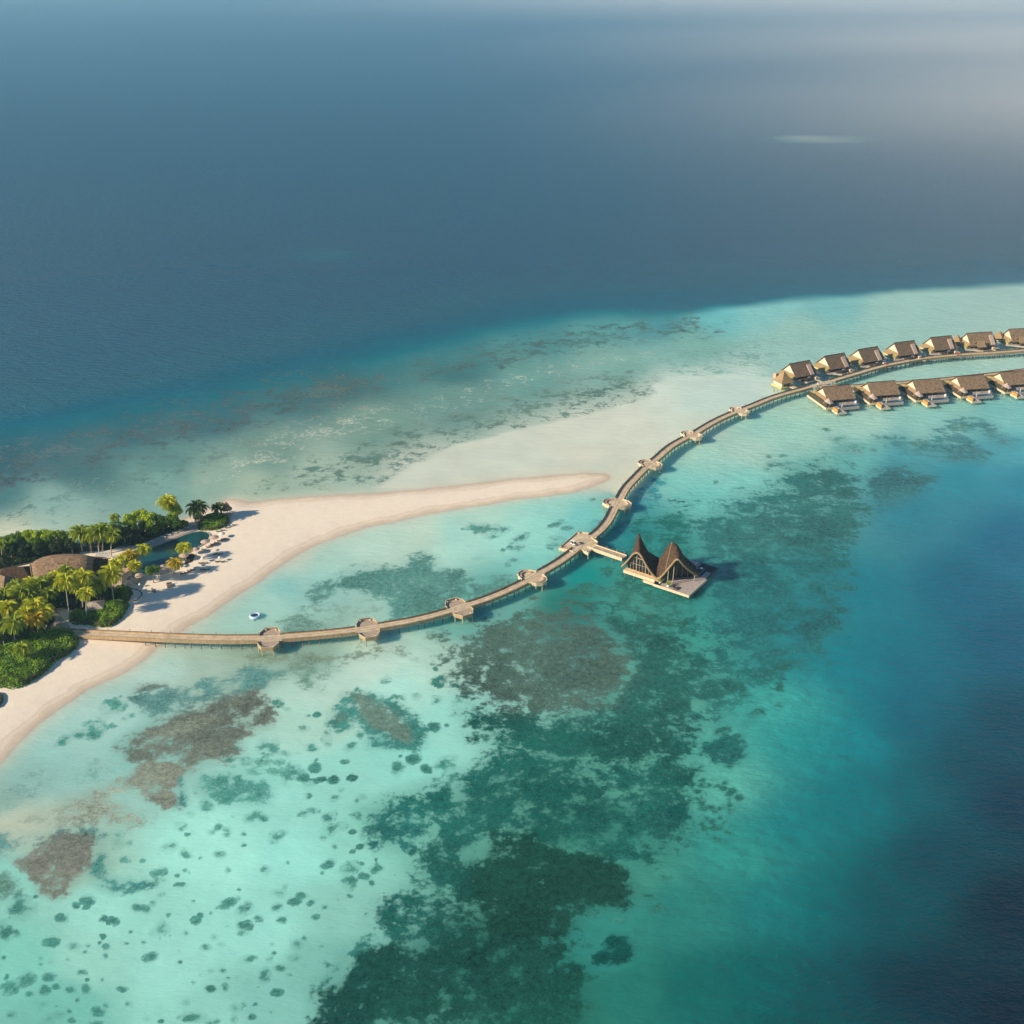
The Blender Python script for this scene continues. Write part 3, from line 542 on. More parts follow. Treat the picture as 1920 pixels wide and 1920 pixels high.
leaf_mat('leaf_bright', (.22,.36,.012), (.52,.60,.02), .35); leaf_mat('leaf_mid', (.07,.15,.012), (.20,.32,.02), .35); leaf_mat('leaf_dark', (.014,.036,.008), (.045,.08,.012), .35)
leaf_mat('leaf_hedge', (.09,.23,.010), (.26,.44,.014), .4)
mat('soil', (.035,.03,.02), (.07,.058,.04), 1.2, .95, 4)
# ---------------------------------------------------------------- boardwalks
DZ = 3.3
def smooth_path(P, step=1.2):
    """Catmull-Rom through P, resampled evenly"""
    P = [P[0]*2-P[1]]+P+[P[-1]*2-P[-2]]; q = []
    for i in range(1, len(P)-2):
        for k in range(24):
            t = k/24; a, b, c, d = P[i-1], P[i], P[i+1], P[i+2]
            q.append(.5*((2*b)+(c-a)*t+(2*a-5*b+4*c-d)*t*t+(3*b-a-3*c+d)*t**3))
    q.append(P[-2]); o = [q[0]]; acc = 0
    for a, b in zip(q, q[1:]):
        l = (b-a).length
        while acc+l >= step:
            f = (step-acc)/l; a = a+(b-a)*f; o.append(a.copy()); l = (b-a).length; acc = 0
        acc += l
    return o
def frames(path):
    r = []
    for i, p in enumerate(path):
        t = path[min(i+2, len(path)-1)]-path[max(i-2, 0)]; t = Vector((t.x, t.y, 0)).normalized()
        r.append((Vector((p.x, p.y, 0)), t, Vector((-t.y, t.x, 0))))
    return r
def strip(mb, fr, a, b, z0, z1, zf=None):
    """solid ribbon between lateral offsets a and b (left positive)"""
    vs = []
    for i, (p, t, n) in enumerate(fr):
        dz = zf(i) if zf else 0
        for off, z in ((a, z0), (b, z0), (b, z1), (a, z1)): vs.append((p.x+n.x*off, p.y+n.y*off, z+dz))
    fs = []
    for i in range(len(fr)-1):
        k = i*4
        for j in range(4): fs.append((k+j, k+(j+1) % 4, k+4+(j+1) % 4, k+4+j))
    fs += [(0, 3, 2, 1), (len(vs)-4, len(vs)-3, len(vs)-2, len(vs)-1)]
    mb.add(vs, fs)
def boardwalk(pix, label, W=3.9, skirt_low=.75, rail_h=.55, z_start=None, pile_every=3.5, pile_from=0, gaps=(), max_piles=96, post_every=8.0, side='side_wood', deck='plank', group=None, stub=False):
    path = smooth_path([Vector((*at(x, y, DZ)[:2], 0)) for x, y in pix]); fr = frames(path)
    root = empty('boardwalk', (fr[0][0].x, fr[0][0].y, 0), 0, label, 'boardwalk', group); off = Vector((fr[0][0].x, fr[0][0].y, 0))
    fr0 = [(p-off, t, n) for p, t, n in fr]; h = W/2
    zf = (lambda i: -1.9*max(0, 1-i*1.2/42)**1.5) if z_start else None
    d = MB(); strip(d, fr0, -h, h, DZ-.18, DZ, zf); d.build('deck', deck, root)
    tr = MB()
    for o_ in (-.75, .75): strip(tr, fr0, o_-.13, o_+.13, DZ+.004, DZ+.02, zf)
    tr.build('wheel_track', 'plank_grey' if deck == 'plank' else 'plank', root)
    far = lambda q: any((q-g).length < r for g, r in gaps)
    for s in (1, -1):
        seg = []; sk = MB(); sk2 = MB()
        def flush():
            if len(seg) > 1:
                z2 = (lambda i: zf(seg[i][3])) if zf else None
                f3 = [x[:3] for x in seg]
                strip(sk, f3, s*(h+.02), s*(h+.14), DZ-skirt_low, DZ+rail_h, z2)
                strip(sk2, f3, s*(h-.06), s*(h+.2), DZ+rail_h+.003, DZ+rail_h+.09, z2)
            seg.clear()
        for i, (p, t, n) in enumerate(fr0):
            if far(p+off+n*s*h): flush()
            else: seg.append((p, t, n, i))
        flush()
        sk.build('side_panel', side, root); sk2.build('handrail', 'rail_dark' if s > 0 else 'pale_wood' if side == 'pale_wood' else 'side_wood', root)  # far handrail dark: shade on the parapet's inner side put into its colour
    # paired piles under a cross beam
    k = 0; acc = pile_from; stuff = MB(); total = len(fr0)*1.2; cand = []
    while acc < total-1:
        i = int(acc/1.2); p, t, n = fr0[i]; cand.append((p, t, n)); acc += pile_every
    cam_d = lambda c: (c[0]+off).length
    order = sorted(range(len(cand)), key=lambda i: cam_d(cand[i])); mine = set(order[:max_piles])
    for i, (p, t, n) in enumerate(cand):
        mb = MB() if i in mine else stuff
        for s in (-1, 1):
            q = p+n*s*(h-.45); mb.tube([(q.x, q.y, -1.2), (q.x, q.y, DZ-.46)], .17, 6)
        a = p+n*(h-.1); b = p-n*(h-.1); mb.bar((a.x, a.y, DZ-.33), (b.x, b.y, DZ-.33), .25, .28)
        if i in mine: mb.build('piling', 'piling', root)
    if stuff.v: tag(stuff.build('piling', 'piling', root), kind='stuff')
    acc = 3.; n_ = 0; st2 = MB()
    while acc < total-1:
        i = int(acc/1.2); p, t, n = fr0[i]; zz = zf(i) if zf else 0
        for s in (-1, 1):
            if far(p+off+n*s*h): continue
            q = p+n*s*(h+.08); mb = MB() if n_ < 96 else st2
            mb.tube([(q.x, q.y, DZ+rail_h+zz), (q.x, q.y, DZ+rail_h+.75+zz)], .07, 5); mb.cone((q.x, q.y), DZ+rail_h+.752+zz, DZ+rail_h+.95+zz, .12, .10, 6)
            if n_ < 96: mb.build('light_post', 'rail_dark' if (s > 0 and not side == 'pale_wood') else 'pale_wood', root)
            n_ += 1
        acc += post_every
    if st2.v: tag(st2.build('light_post', 'pale_wood', root), kind='stuff')
    return root, fr
MAIN = [(112,1178),(140,1181),(175,1184.5),(240,1190),(300,1194.5),(360,1197),(420,1198.5),(493,1197.5),(560,1193),(641,1185.5),(700,1177),(760,1167),(812,1155),(864,1139),(916,1122),(969,1099),(1010,1076),(1049,1053),(1080,1030),
 (1098,1015),(1112,1005),(1127,992),(1141,974),(1152,952),(1160,938),(1173,916),(1191,896),(1213,874),(1231,860),(1254,840),(1277,826),(1299,815),(1318,803),(1343,789),(1368,777.5),(1387,770),(1412,760.5),(1441,748.5),(1472,738.5),(1504,730),(1531,722),(1556,715.5),(1602,702),(1641,690.5),(1680,681.5),(1732,672.5),(1811,665),(1863,662),(1920,657.5),(1985,652)]
PLAT = [(505,1197.5,3.7,6.6),(690,1179,3.7,6.6),(861,1140,3.9,6.6),(998,1083,4.4,6.6),(1157,944.5,4.6,6.6),(1219,871,4.2,6.2),(1297,816.5,4.0,6.0),(1386,771,4.0,6.0)]
pc = [Vector((*at(x, y, DZ)[:2], 0)) for x, y, a, b in PLAT]
hubc = Vector((*at(1095, 1017, DZ)[:2], 0))
br0 = Vector((*at(1570, 712, DZ)[:2], 0))
jetty, jfr = boardwalk(MAIN, 'long curving timber jetty from the island beach to the far row of villas', z_start=True,
    gaps=[(c, max(PLAT[i][2]-.4, 3.6)+.6) for i, c in enumerate(pc)]+[(hubc, 6.5), (Vector((*at(1545, 722, DZ)[:2], 0)), 9)], pile_from=34)
spa_walk, sfr = boardwalk([(1106,1023.5),(1125,1030),(1150,1038.5),(1172,1046)], 'short pale-sided side jetty leading from the cart platform to the peaked pavilion', W=3.4, side='pale_wood', deck='plank_grey', pile_every=4.2, skirt_low=.9, post_every=4.5, gaps=[(hubc, 4.5)])
branch, bfr = boardwalk([(1536,723),(1570,725.5),(1602,725),(1691,718.5),(1772,711.5),(1863,702),(1935,693)], 'straight brown jetty behind the near row of villas, branching off the long one', W=3.6, pile_every=4.5, post_every=11, gaps=[(Vector((*at(1536, 723, DZ)[:2], 0)), 7)])
# lookouts: elongated octagons across the jetty
def octo(a, b, c=.55):
    return [(-a*c, -b), (a*c, -b), (a, -b*.55), (a, b*.55), (a*c, b), (-a*c, b), (-a, b*.55), (-a, -b*.55)]
def nearest_t(c):
    return min(jfr, key=lambda f: (f[0]-c).length)
PL = ['first lookout from the beach, cut by the jetty between island and trampoline end', 'second lookout from the beach with four planters', 'third lookout from the beach, before the jetty bends up', 'round lookout just before the cart platform, ring-shaped bench on it',
      'round lookout right after the cart platform beside the sand spit tip', 'lookout in the middle of the upper jetty, sixth from the beach', 'lookout third from the villas with white bench rim', 'last small lookout before the villas']
def planter(x, y, z, leaf, label):
    r = empty('planter', (x, y, z), 0, label, 'planter', 'planters on the jetty lookouts')
    MB().lathe((0, 0), [(.0, 0), (.30, 0), (.42, .62), (.34, .62), (.33, .5), (0, .5)], 10).build('pot', 'white_paint', r)
    mb = MB(); rr = random.Random(int(x*7+y))
    for _ in range(26 if leaf else 10):
        a, e = rr.uniform(0, 6.28), rr.uniform(.3, 1.4); l = rr.uniform(.3, .75)
        d = Vector((math.cos(a)*math.cos(e), math.sin(a)*math.cos(e), math.sin(e)))*l; s_ = Vector((-math.sin(a), math.cos(a), 0))*.09
        o = Vector((0, 0, .5)); mb.add([o, o+d*.6+s_, o+d, o+d*.6-s_], [(0, 1, 2, 3)])
    mb.build('plant', 'leaf_bright' if leaf else 'leaf_mid', r)
for i, (c, (x, y, a, b)) in enumerate(zip(pc, PLAT)):
    f = nearest_t(c); ang = math.atan2(f[1].y, f[1].x); rnd = i >= 3
    root = empty('lookout_platform', (c.x, c.y, 0), ang, 'octagonal timber '+PL[i], 'platform', 'lookout platforms along the jetty')
    P8 = octo(a, b) if not rnd else [(a*math.cos(R(q))*1.0, b*math.sin(R(q))) for q in range(15, 375, 30)]
    z = DZ-.03
    mb = MB(); mb.prism(P8, DZ-.2, z); mb.build('deck', 'shingle_deck' if not rnd else 'plank', root)
    nP = len(P8); pars = {1: MB(), -1: MB()}; caps = {1: MB(), -1: MB()}
    for k in range(nP):
        p, q = Vector((*P8[k], 0)), Vector((*P8[(k+1) % nP], 0))
        if abs((p.y+q.y)/2) < 2.4 and abs(p.y-q.y) > 1 and abs(p.x-q.x) < 1.5:      # the jetty passes here
            for (s0, s1) in ((p, q),):
                sgn = 1 if p.y < q.y else -1
                for e0, e1 in ((p, Vector((p.x, -sgn*2.05, 0))), (Vector((p.x, sgn*2.05, 0)), q)):
                    if (e1-e0).length > .2 and (e1-e0).y*sgn > 0:
                        pars[1 if e0.y+e1.y > 0 else -1].bar((e0.x, e0.y, DZ-.15), (e1.x, e1.y, DZ-.15), .14, 1.45)
            continue
        hs = 1 if p.y+q.y > 0 else -1
        pars[hs].bar((p.x, p.y, DZ-.15), (q.x, q.y, DZ-.15), .14, 1.45); caps[hs].bar((p.x, p.y, DZ+.62), (q.x, q.y, DZ+.62), .24, .09)
    for hs in (1, -1): pars[hs].build('parapet', 'side_wood' if not rnd else 'pale_wood', root); caps[hs].build('handrail', 'pale_wood', root)
    for k in range(nP):
        if abs(P8[k][1]) < 2: continue
        qx, qy = P8[k][0]*.95, P8[k][1]*.95
        MB().tube([(qx, qy, -1.2), (qx, qy, DZ-.88)], .2, 7).build('leg', 'pale_piling', root)
    for sgn in ((1, -1) if rnd else ()):                        # curved bench
        be = MB()
        for k in range(7):
            a0, a1 = R(sgn*(35+k*15.7)), R(sgn*(35+(k+1)*15.7))
            p, q = (a*.78*math.cos(a0), b*.78*math.sin(a0)), (a*.78*math.cos(a1), b*.78*math.sin(a1))
            be.bar((*p, DZ+.3), (*q, DZ+.3), .5, .5)
        be.build('bench', 'thatch_pink' if i < 6 else 'cream', root)
    ca, sa = math.cos(ang), math.sin(ang)
    for j, (u, v) in enumerate(((-.5*a, -.86*b), (.5*a, -.86*b), (-.5*a, .86*b), (.5*a, .86*b))):
        if rnd and j in (0, 3): continue
        nm = ['near left', 'near right', 'far left', 'far right'][j]
        planter(c.x+u*ca-v*sa, c.y+u*sa+v*ca, z, (i+j) % 3 == 0, 'white pot planter in the %s corner of the %s' % (nm, ['first lookout from the beach', 'second lookout from the beach', 'third lookout from the beach', 'lookout below the cart platform', 'lookout above the cart platform', 'sixth lookout from the beach', 'seventh lookout from the beach', 'lookout nearest the villas'][i]))
# the cart platform
hub = empty('cart_platform', (hubc.x, hubc.y, 0), 0, 'square timber platform where the golf cart is parked and the side jetty leaves', 'platform')
def hl(x, y, z=DZ): p = at(x, y, z); return (p.x-hubc.x, p.y-hubc.y)
c1, c2 = hl(1048, 1028.5), hl(1083.5, 998); c3 = hl(1104, 1001); c4 = hl(1075, 1035)
e1, e2, e3, e4 = hl(1091, 1032), hl(1103, 1038), hl(1121, 1017.5), hl(1109, 1009)
mb = MB(); mb.prism([c1, c4, e1, e2, e3, e4, c3, c2], DZ-.21, DZ+.010); mb.build('deck', 'plank', hub)
pa = MB()
for p, q in ((c1, c2), (c1, c4), (c2, c3), (e1, e2), (e3, e4)): pa.bar((*p, DZ-.2), (*q, DZ-.2), .14, 1.35)
for p, q in ((e2, hl(1106, 1033.5)), (e3, hl(1117, 1021.5))): pa.bar((*p, DZ-.2), (*q, DZ-.2), .14, 1.35)
pa.build('parapet', 'pale_wood', hub)
for p in (c1, c2, c4, e1, e2, e3, ((c1[0]+c2[0])/2, (c1[1]+c2[1])/2)):
    MB().tube([(p[0]*.97, p[1]*.97, -1.2), (p[0]*.97, p[1]*.97, DZ-.88)], .2, 7).build('leg', 'pale_piling', hub)
for (x, y, lb) in ((1085, 1000, 'white pot with a bright green bush at the far corner of the cart platform'), (1052, 1026.5, 'white pot with a yellow-green plant at the near left corner of the cart platform'), (1100, 1034, 'white pot on the lower ledge where the side jetty starts'), (1117.5, 1014.5, 'pale pot on the ledge above the side jetty')):
    p = at(x, y, DZ); planter(p.x, p.y, DZ+.01, y < 1030 and x < 1090, lb)
# parking lines of darker planks
MB().bar((*hl(1066, 1023.5), DZ+.02), (*hl(1095, 1017), DZ+.02), .12, .03).build('joint_strip', 'rail_dark', hub)
# golf cart
g = at(1075, 1021.5, DZ+.012); cart = empty('golf_cart', g, R(-48), 'white roofed golf cart parked on the square jetty platform', 'golf cart')
mb = MB(); mb.box(-1.25, -.58, .30, 1.25, .58, .55); mb.box(.75, -.55, .552, 1.25, .55, .85); mb.box(-1.25, -.58, .552, -.25, .58, .80)
mb.build('body', 'white_paint', cart)
mb = MB(); mb.box(-.75, -.5, .802, -.25, .5, .95); mb.box(-.85, -.5, .802, -.752, .5, 1.35); mb.build('seat', 'black_rubber', cart)
mb = MB(); mb.box(-1.2, -.62, 1.86, 1.05, .62, 1.95); mb.build('roof', 'white_paint', cart)
for sx_ in (-1.1, .95):
    for sy_ in (-.54, .54): MB().bar((sx_, sy_, .80 if sx_ < 0 else .85), (sx_*.95, sy_, 1.858), .06).build('roof_post', 'metal_grey', cart)
for sx_ in (-.85, .85):
    for sy_ in (-.55, .55):
        wv = MB().tube([(sx_, sy_-.1, .24), (sx_, sy_+.1, .24)], .24, 12).build('wheel', 'black_rubber', cart)
        MB().tube([(sx_, sy_-.12, .24), (sx_, sy_+.12, .24)], .11, 8).build('hub_cap', 'metal_grey', wv)
MB().add([(1.0, -.5, .86), (1.0, .5, .86), (.92, .5, 1.8), (.92, -.5, 1.8)], [(0, 1, 2, 3), (3, 2, 1, 0)]).build('windscreen', 'glass_dark', cart)
# ---------------------------------------------------------------- overwater villas
def gable_roof(mb, u0, u1, v, ze, zr, hip0=0, hip1=0, th=.28, cu=0, cv=0):
    """thatched pitched roof with thickness; slightly sagging slopes"""
    V = []; F = []; n = 4
    def sheet(dz, flip):
        k0 = len(V)
        for s in (-1, 1):
            for i in range(n+1):
                f = i/n; z = ze+(zr-ze)*(f**1.12)
                V.append((cu+u0+hip0*f, cv+s*v*(1-f), z+dz)); V.append((cu+u1-hip1*f, cv+s*v*(1-f), z+dz))
        for si in range(2):
            for i in range(n):
                a = k0+si*2*(n+1)+2*i; q = (a, a+1, a+3, a+2)
                F.append(q if (si == 0) != flip else q[::-1])
    sheet(0, False); sheet(-th, True); m = 4*(n+1)
    for si in range(2):                                           # verge and eave edges
        b = si*2*(n+1)
        for i in range(n):
            for e in (0, 1):
                a = b+2*i+e; F.append((a, a+2, a+2+m, a+m) if (e == 1) == (si == 0) else (a, a+m, a+2+m, a+2))
        F.append((b, b+m, b+1+m, b+1) if si == 0 else (b, b+1, b+1+m, b+m))
    return mb.add(V, F)
def cone_roof(mb, c, r, z0, z1, n=14, sides_square=False):
    prof = [(r, z0), (r*.98, z0+.12)]+[(r*(1-f), z0+.12+(z1-z0-.12)*f**1.15) for f in (.25, .5, .75, .96)]+[(0.02, z1)]
    mb.lathe(c, prof, n); mb.lathe(c, [(r*.9, z0+.02), (r, z0)], n); return mb
def make_near():
    r = empty('overwater_villa', (0, 0, 0)); D = 3.0
    gable_roof(MB(), -8.6, 8.6, 7.8, 5.0, 10.2).build('roof', 'thatch', r)
    MB().box(-8.7, -.18, 10.12, 8.7, .18, 10.42).build('roof_ridge', 'thatch_dark', r)
    # house body
    for x, s in ((-7.6, -1), (7.6, 1)):
        MB().add([(x, -6.6, 5.02), (x, 6.6, 5.02), (x, 0, 9.55), (x-s*.2, -6.6, 5.02), (x-s*.2, 6.6, 5.02), (x-s*.2, 0, 9.55)],
                 [(0, 2, 1) if s < 0 else (0, 1, 2), (3, 4, 5) if s < 0 else (3, 5, 4), (0, 1, 4, 3), (1, 2, 5, 4), (2, 0, 3, 5)]).build('gable_wall', 'cream', r)
    MB().box(-7.5, -3.6, D+.002, 7.5, 6.6, 5.0).build('wall', 'cream', r)
    for k in range(5): MB().box(-6.6+k*2.8, -3.68, D+.15, -4.3+k*2.8, -3.602, 4.8).build('glass_door', 'glass_dark', r)
    # lean-to roof wrapping the left gable
    MB().add([(-7.7, -7, 5.6), (-7.7, 6.6, 5.6), (-10.6, 7.0, 4.1), (-10.6, -7.4, 4.1), (-7.7, -7, 5.4), (-7.7, 6.6, 5.4), (-10.6, 7.0, 3.9), (-10.6, -7.4, 3.9)],
             [(0, 1, 2, 3), (7, 6, 5, 4), (3, 2, 6, 7), (0, 3, 7, 4), (2, 1, 5, 6)]).build('lean_to_roof', 'thatch_gold', r)
    b = cone_roof(MB(), (-9.2, -9.4), 3.0, 4.7, 7.2, 4 if False else 8); b.build('pavilion_roof', 'thatch_pink', r)
    for a in range(4): MB().tube([(-9.2+1.9*math.cos(a*1.571+.8), -9.4+1.9*math.sin(a*1.571+.8), D), (-9.2+1.9*math.cos(a*1.571+.8), -9.4+1.9*math.sin(a*1.571+.8), 4.78)], .11, 6).build('column', 'column_wood', r)
    # decks
    MB().prism([(-12.4, 8.2), (-12.4, -13.2), (-5.6, -13.2), (-5.6, -10.9), (8.9, -10.9), (8.9, 8.2)], D-.2, D).build('deck', 'plank_grey', r)
    f = MB(); f.box(-12.55, -13.2, D-.95, -12.41, 8.2, D+.12); f.box(-12.4, -13.35, D-.95, -5.6, -13.21, D+.12); f.build('fascia', 'pale_wood', r)
    MB().box(-11.9, -12.6, D+.002, -11.7, 7.6, D+2.5).build('privacy_screen', 'dark_screen', r)
    MB().box(-11.65, -12.7, D+.002, -8.9, -12.5, D+1.3).build('privacy_screen', 'dark_screen', r)
    MB().box(-11.2, 4.6, D+.003, -8.4, 7.9, D+2.2).build('bath_screen', 'yellow_wall', r)
    MB().box(-11.3, .6, D+.6, -9.9, 1.6, D+.75).build('bath_bench', 'white_fabric', r)
    # plunge pool
    MB().prism([(-5.4, -15.0), (6.9, -15.0), (6.9, -10.92), (-5.4, -10.92)], 1.6, D-.02).build('pool_wall', 'stone', r)
    MB().box(-5.1, -14.6, D-.018, 6.5, -11.3, D+.0).build('pool_water', 'pool_blue', r)
    # terrace furniture
    fr_ = MB(); fr_.box(-2.5, -9.6, D+.002, -.5, -8.6, D+.45); fr_.box(1.5, -9.4, D+.002, 3.2, -8.4, D+.45); fr_.build('daybed', 'grey_cushion', r)
    MB().cone((7.6, -9.6), D+.002, D+1.1, .55, .6, 10).build('water_jar', 'white_paint', r)
    MB().tube([(-3.2, -13.9, D), (-3.2, -13.9, D+2.4)], [.22, .09], 6).build('folded_parasol', 'white_fabric', r)
    for k in range(5): MB().tube([(-6.2+k*3.6, -7.2, D), (-6.2+k*3.6, -7.2, 5.0)], .12, 6).build('column', 'column_wood', r)
    # lower sun deck with bench screen
    ld = MB(); ld.box(-8.9, -19.6, 1.95, -3.4, -13.6, 2.15); ld.build('lower_deck', 'lilac_deck', r)
    f = MB(); f.box(-9.04, -19.6, 1.25, -8.91, -13.6, 2.3); f.box(-8.9, -19.74, 1.25, -3.4, -19.61, 2.2); f.build('lower_fascia', 'pale_wood', r)
    MB().box(-8.8, -19.2, 2.152, -8.3, -14.2, 3.9).build('bench_screen', 'orange_wood', r)
    MB().box(-6.9, -19.0, 2.152, -6.2, -17.0, 2.45).build('sun_lounger', 'white_fabric', r)
    MB().box(-5.6, -19.0, 2.152, -4.9, -17.0, 2.45).build('sun_lounger', 'white_fabric', r)
    st = MB()
    for k in range(5): st.box(-3.3+k*.32, -18.6, 1.75-k*.32, -3.0+k*.32, -17.4, 1.83-k*.32)
    st.build('ladder', 'white_paint', r)
    # piles
    for x, y, z in [(u, v, D-.2) for u in (-12, -5, 2, 8.3) for v in (-10.3, -3.5, 3, 7.6)]+[(-12, -12.9, D-.2), (-8.6, -19.2, 1.95), (-3.8, -19.2, 1.95), (-8.6, -14, 1.95), (-3.8, -14, 1.95), (-4.8, -14.2, 1.6), (6.3, -14.2, 1.6), (1, -14.2, 1.6)]:
        MB().tube([(x, y, -1.2), (x, y, z)], .2, 6).build('piling', 'piling' if x > -11 else 'pale_piling', r)
    # link to the jetty behind
    MB().box(-5.6, 8.22, D-.15, -3.6, 14.5, D+.05).build('footbridge', 'plank', r)
    # lamps of greenery
    g_ = MB(); rr = random.Random(5)
    for _ in range(60):
        q = Vector((rr.gauss(0, .35), rr.gauss(0, .35), rr.uniform(.1, 1.2))); g_.add([(-10.6+q.x, -12.0+q.y, D+q.z), (-10.3+q.x, -12.1+q.y, D+q.z+.2), (-10.4+q.x, -11.7+q.y, D+q.z+.35)], [(0, 1, 2)])
    g_.build('deck_plant', 'palm_yellow', r)
    return r
def make_far(double=False):
    r = empty('overwater_villa', (0, 0, 0)); D = 3.0; E = 8.3 if not double else 9.6
    gable_roof(MB(), -E, E, 7.4, 5.0, 11.2, 0, 1.4).build('roof', 'thatch_villa' if not double else 'thatch', r)
    MB().box(-E-.1, -.18, 11.1, E-1.3, .18, 11.4).build('roof_ridge', 'thatch_dark', r)
    x = -E+.8
    MB().add([(x, -6.4, 5.02), (x, 6.4, 5.02), (x, 0, 10.5), (x+.2, -6.4, 5.02), (x+.2, 6.4, 5.02), (x+.2, 0, 10.5)], [(0, 2, 1), (3, 4, 5), (0, 1, 4, 3), (1, 2, 5, 4), (2, 0, 3, 5)]).build('gable_wall', 'cream', r)
    MB().box(-E+.9, -3.4, D+.002, E-1, 6.2, 5.0).build('wall', 'cream', r)
    MB().box(-4.6, -7.0, D+.002, 3.0, -3.42, 3.4).build('terrace_shade', 'interior', r)  # dark slab below the eave, the terrace's shade put into its colour
    for k in range(3): MB().box(-4.8+k*2.7, -3.5, D+.1, -2.4+k*2.7, -3.402, 4.9).build('glass_door', 'glass_dark', r)
    MB().add([(x-.02, -6, 6.0), (x-.02, 5.4, 6.0), (x-3.6, 6.0, 4.1), (x-3.6, -6.6, 4.1), (x-.02, -6, 5.8), (x-.02, 5.4, 5.8), (x-3.6, 6.0, 3.9), (x-3.6, -6.6, 3.9)],
             [(0, 1, 2, 3), (7, 6, 5, 4), (3, 2, 6, 7), (0, 3, 7, 4), (2, 1, 5, 6)]).build('lean_to_roof', 'thatch_gold', r)
    MB().box(x-3.3, -5.8, D+.002, x-3.1, 5.6, 3.95).build('side_wall', 'yellow_wall', r)
    MB().box(x-3.2, -6.0, D+.002, x-.1, -5.8, 4.0).build('side_wall', 'cream', r)
    MB().prism([(-E-3.4, 6.6), (-E-3.4, -6.6), (-E+1, -8.4), (-3.6, -12.0), (3.6, -10.6), (E+.2, -9.2), (E+.2, 6.6)], D-.2, D).build('deck', 'plank_grey', r)
    f = MB()
    for p, q in (((-E-3.5, 6.6), (-E-3.5, -6.7)), ((-E-3.5, -6.7), (-E+1, -8.5)), ((-E+1, -8.5), (-3.6, -12.1)), ((-3.6, -12.1), (3.6, -10.7)), ((3.6, -10.7), (E+.3, -9.3))):
        f.bar((*p, D-.3), (*q, D-.3), .12, .8)
    f.build('fascia', 'stone', r)
    MB().prism([(-5.2, -9.8), (-3.2, -11.2), (2.8, -10.0), (2.8, -8.0), (-5.2, -8.0)], D+.002, D+1.1).build('screen_wall', 'interior', r)
    # steep thatched entrance hood above the roof slope, its sunlit brightness put into the colour
    for hu in ((2.4,) if not double else (4.6,)):
        MB().add([(hu, -7.6, 5.4), (hu+2.6, -7.6, 5.4), (hu+2.6, -2.6, 10.2), (hu, -2.6, 10.2), (hu, -7.6, 4.9), (hu+2.6, -7.6, 4.9), (hu+2.6, -2.6, 9.3), (hu, -2.6, 9.3)],
                 [(0, 1, 2, 3), (7, 6, 5, 4), (0, 4, 5, 1), (1, 5, 6, 2), (2, 6, 7, 3), (3, 7, 4, 0)]).build('entrance_hood', 'thatch_pink', r)
    if double:
        gable_roof(MB(), -3.2, 3.2, 3.4, 5.2, 8.3, .8, .8, cu=-4.0, cv=-7.4).build('porch_roof', 'thatch_gold', r)
        cone_roof(MB(), (-E-3.0, 4.5), 5.2, 4.6, 9.4, 4).build('wing_roof', 'thatch_gold', r)
    MB().box(-.9+4.2, -10.9, D+.002, .9+4.2, -9.9, D+1.6).build('gate', 'pale_wood', r)
    MB().cbox(1.2, -7.6, D+.9, 1.8, .5, .25, .1).build('awning', 'white_fabric', r)
    for (u, v) in [(u, v) for u in (-E-2.9, -4, 2, E-.4) for v in (-8.2, 0, 6)]+[(-3.4, -11.4), (3.3, -10.2)]:
        if v == -8.2 and u < -E: v = -6.2
        MB().tube([(u, v, -1.2), (u, v, D-.2)], .2, 6).build('piling', 'piling', r)
    MB().box(3.4, -15.5, D-.15, 5.2, -9.6, D+.04).build('footbridge', 'plank', r)
    g_ = MB(); rr = random.Random(9)
    for _ in range(90):
        q = Vector((rr.gauss(0, .5), rr.gauss(0, .5), rr.uniform(.1, 2.0))); g_.add([(x-2.6+q.x, -5.0+q.y, D+q.z), (x-2.2+q.x, -5.1+q.y, D+q.z+.2), (x-2.4+q.x, -4.6+q.y, D+q.z+.4)], [(0, 1, 2)])
    g_.build('deck_plant', 'palm_yellow', r)
    return r
def place(o, px, py, ang, z=10.2):
    p = at(px, py, z); o.location = (p.x, p.y, 0); o.rotation_euler = (0, 0, R(ang))
NEAR = [(1568,723.5,14),(1652,715.5,11),(1736.5,711,11),(1819,704.3,11),(1899,696.3,12)]
NL = ['the villa closest to the jetty fork, near row', 'second of the near row from the fork', 'middle villa of the near row of five', 'fourth of the near row from the fork', 'near row, cut by the right edge']
FAR = [(1501,678.5,26),(1566,664.5,25),(1629,652.2,24),(1697,640.4,20),(1766,630.8,16)]
FL = ['far-row villa next to the small square hut', 'far-row villa second from the small hut', 'far-row villa third from the small hut', 'far-row villa fourth from the small hut, slightly turned', 'far-row villa beside the wide double-roofed one']
proto = make_near()
for i, (x, y, a) in enumerate(NEAR):
    o = proto if i == 0 else copy_tree(proto); place(o, x, y, a)
    tag(o, 'stilt villa with plunge pool, '+NL[i], 'villa', 'near row of overwater villas')
proto = make_far()
for i, (x, y, a) in enumerate(FAR):
    o = proto if i == 0 else copy_tree(proto); place(o, x, y, a, 11.2)
    tag(o, 'dark thatched stilt '+FL[i], 'villa', 'far row of overwater villas')
proto = make_far(True)
for i, (x, y, a) in enumerate(((1838,623.4,11),(1917,616,9))):
    o = proto if i == 0 else copy_tree(proto); place(o, x, y, a, 11.2)
    tag(o, ['wide far-row villa with a second smaller roof in front and a wing on its left', 'far-row villa with double roof cut by the right edge'][i], 'villa', 'double-roofed far villas')
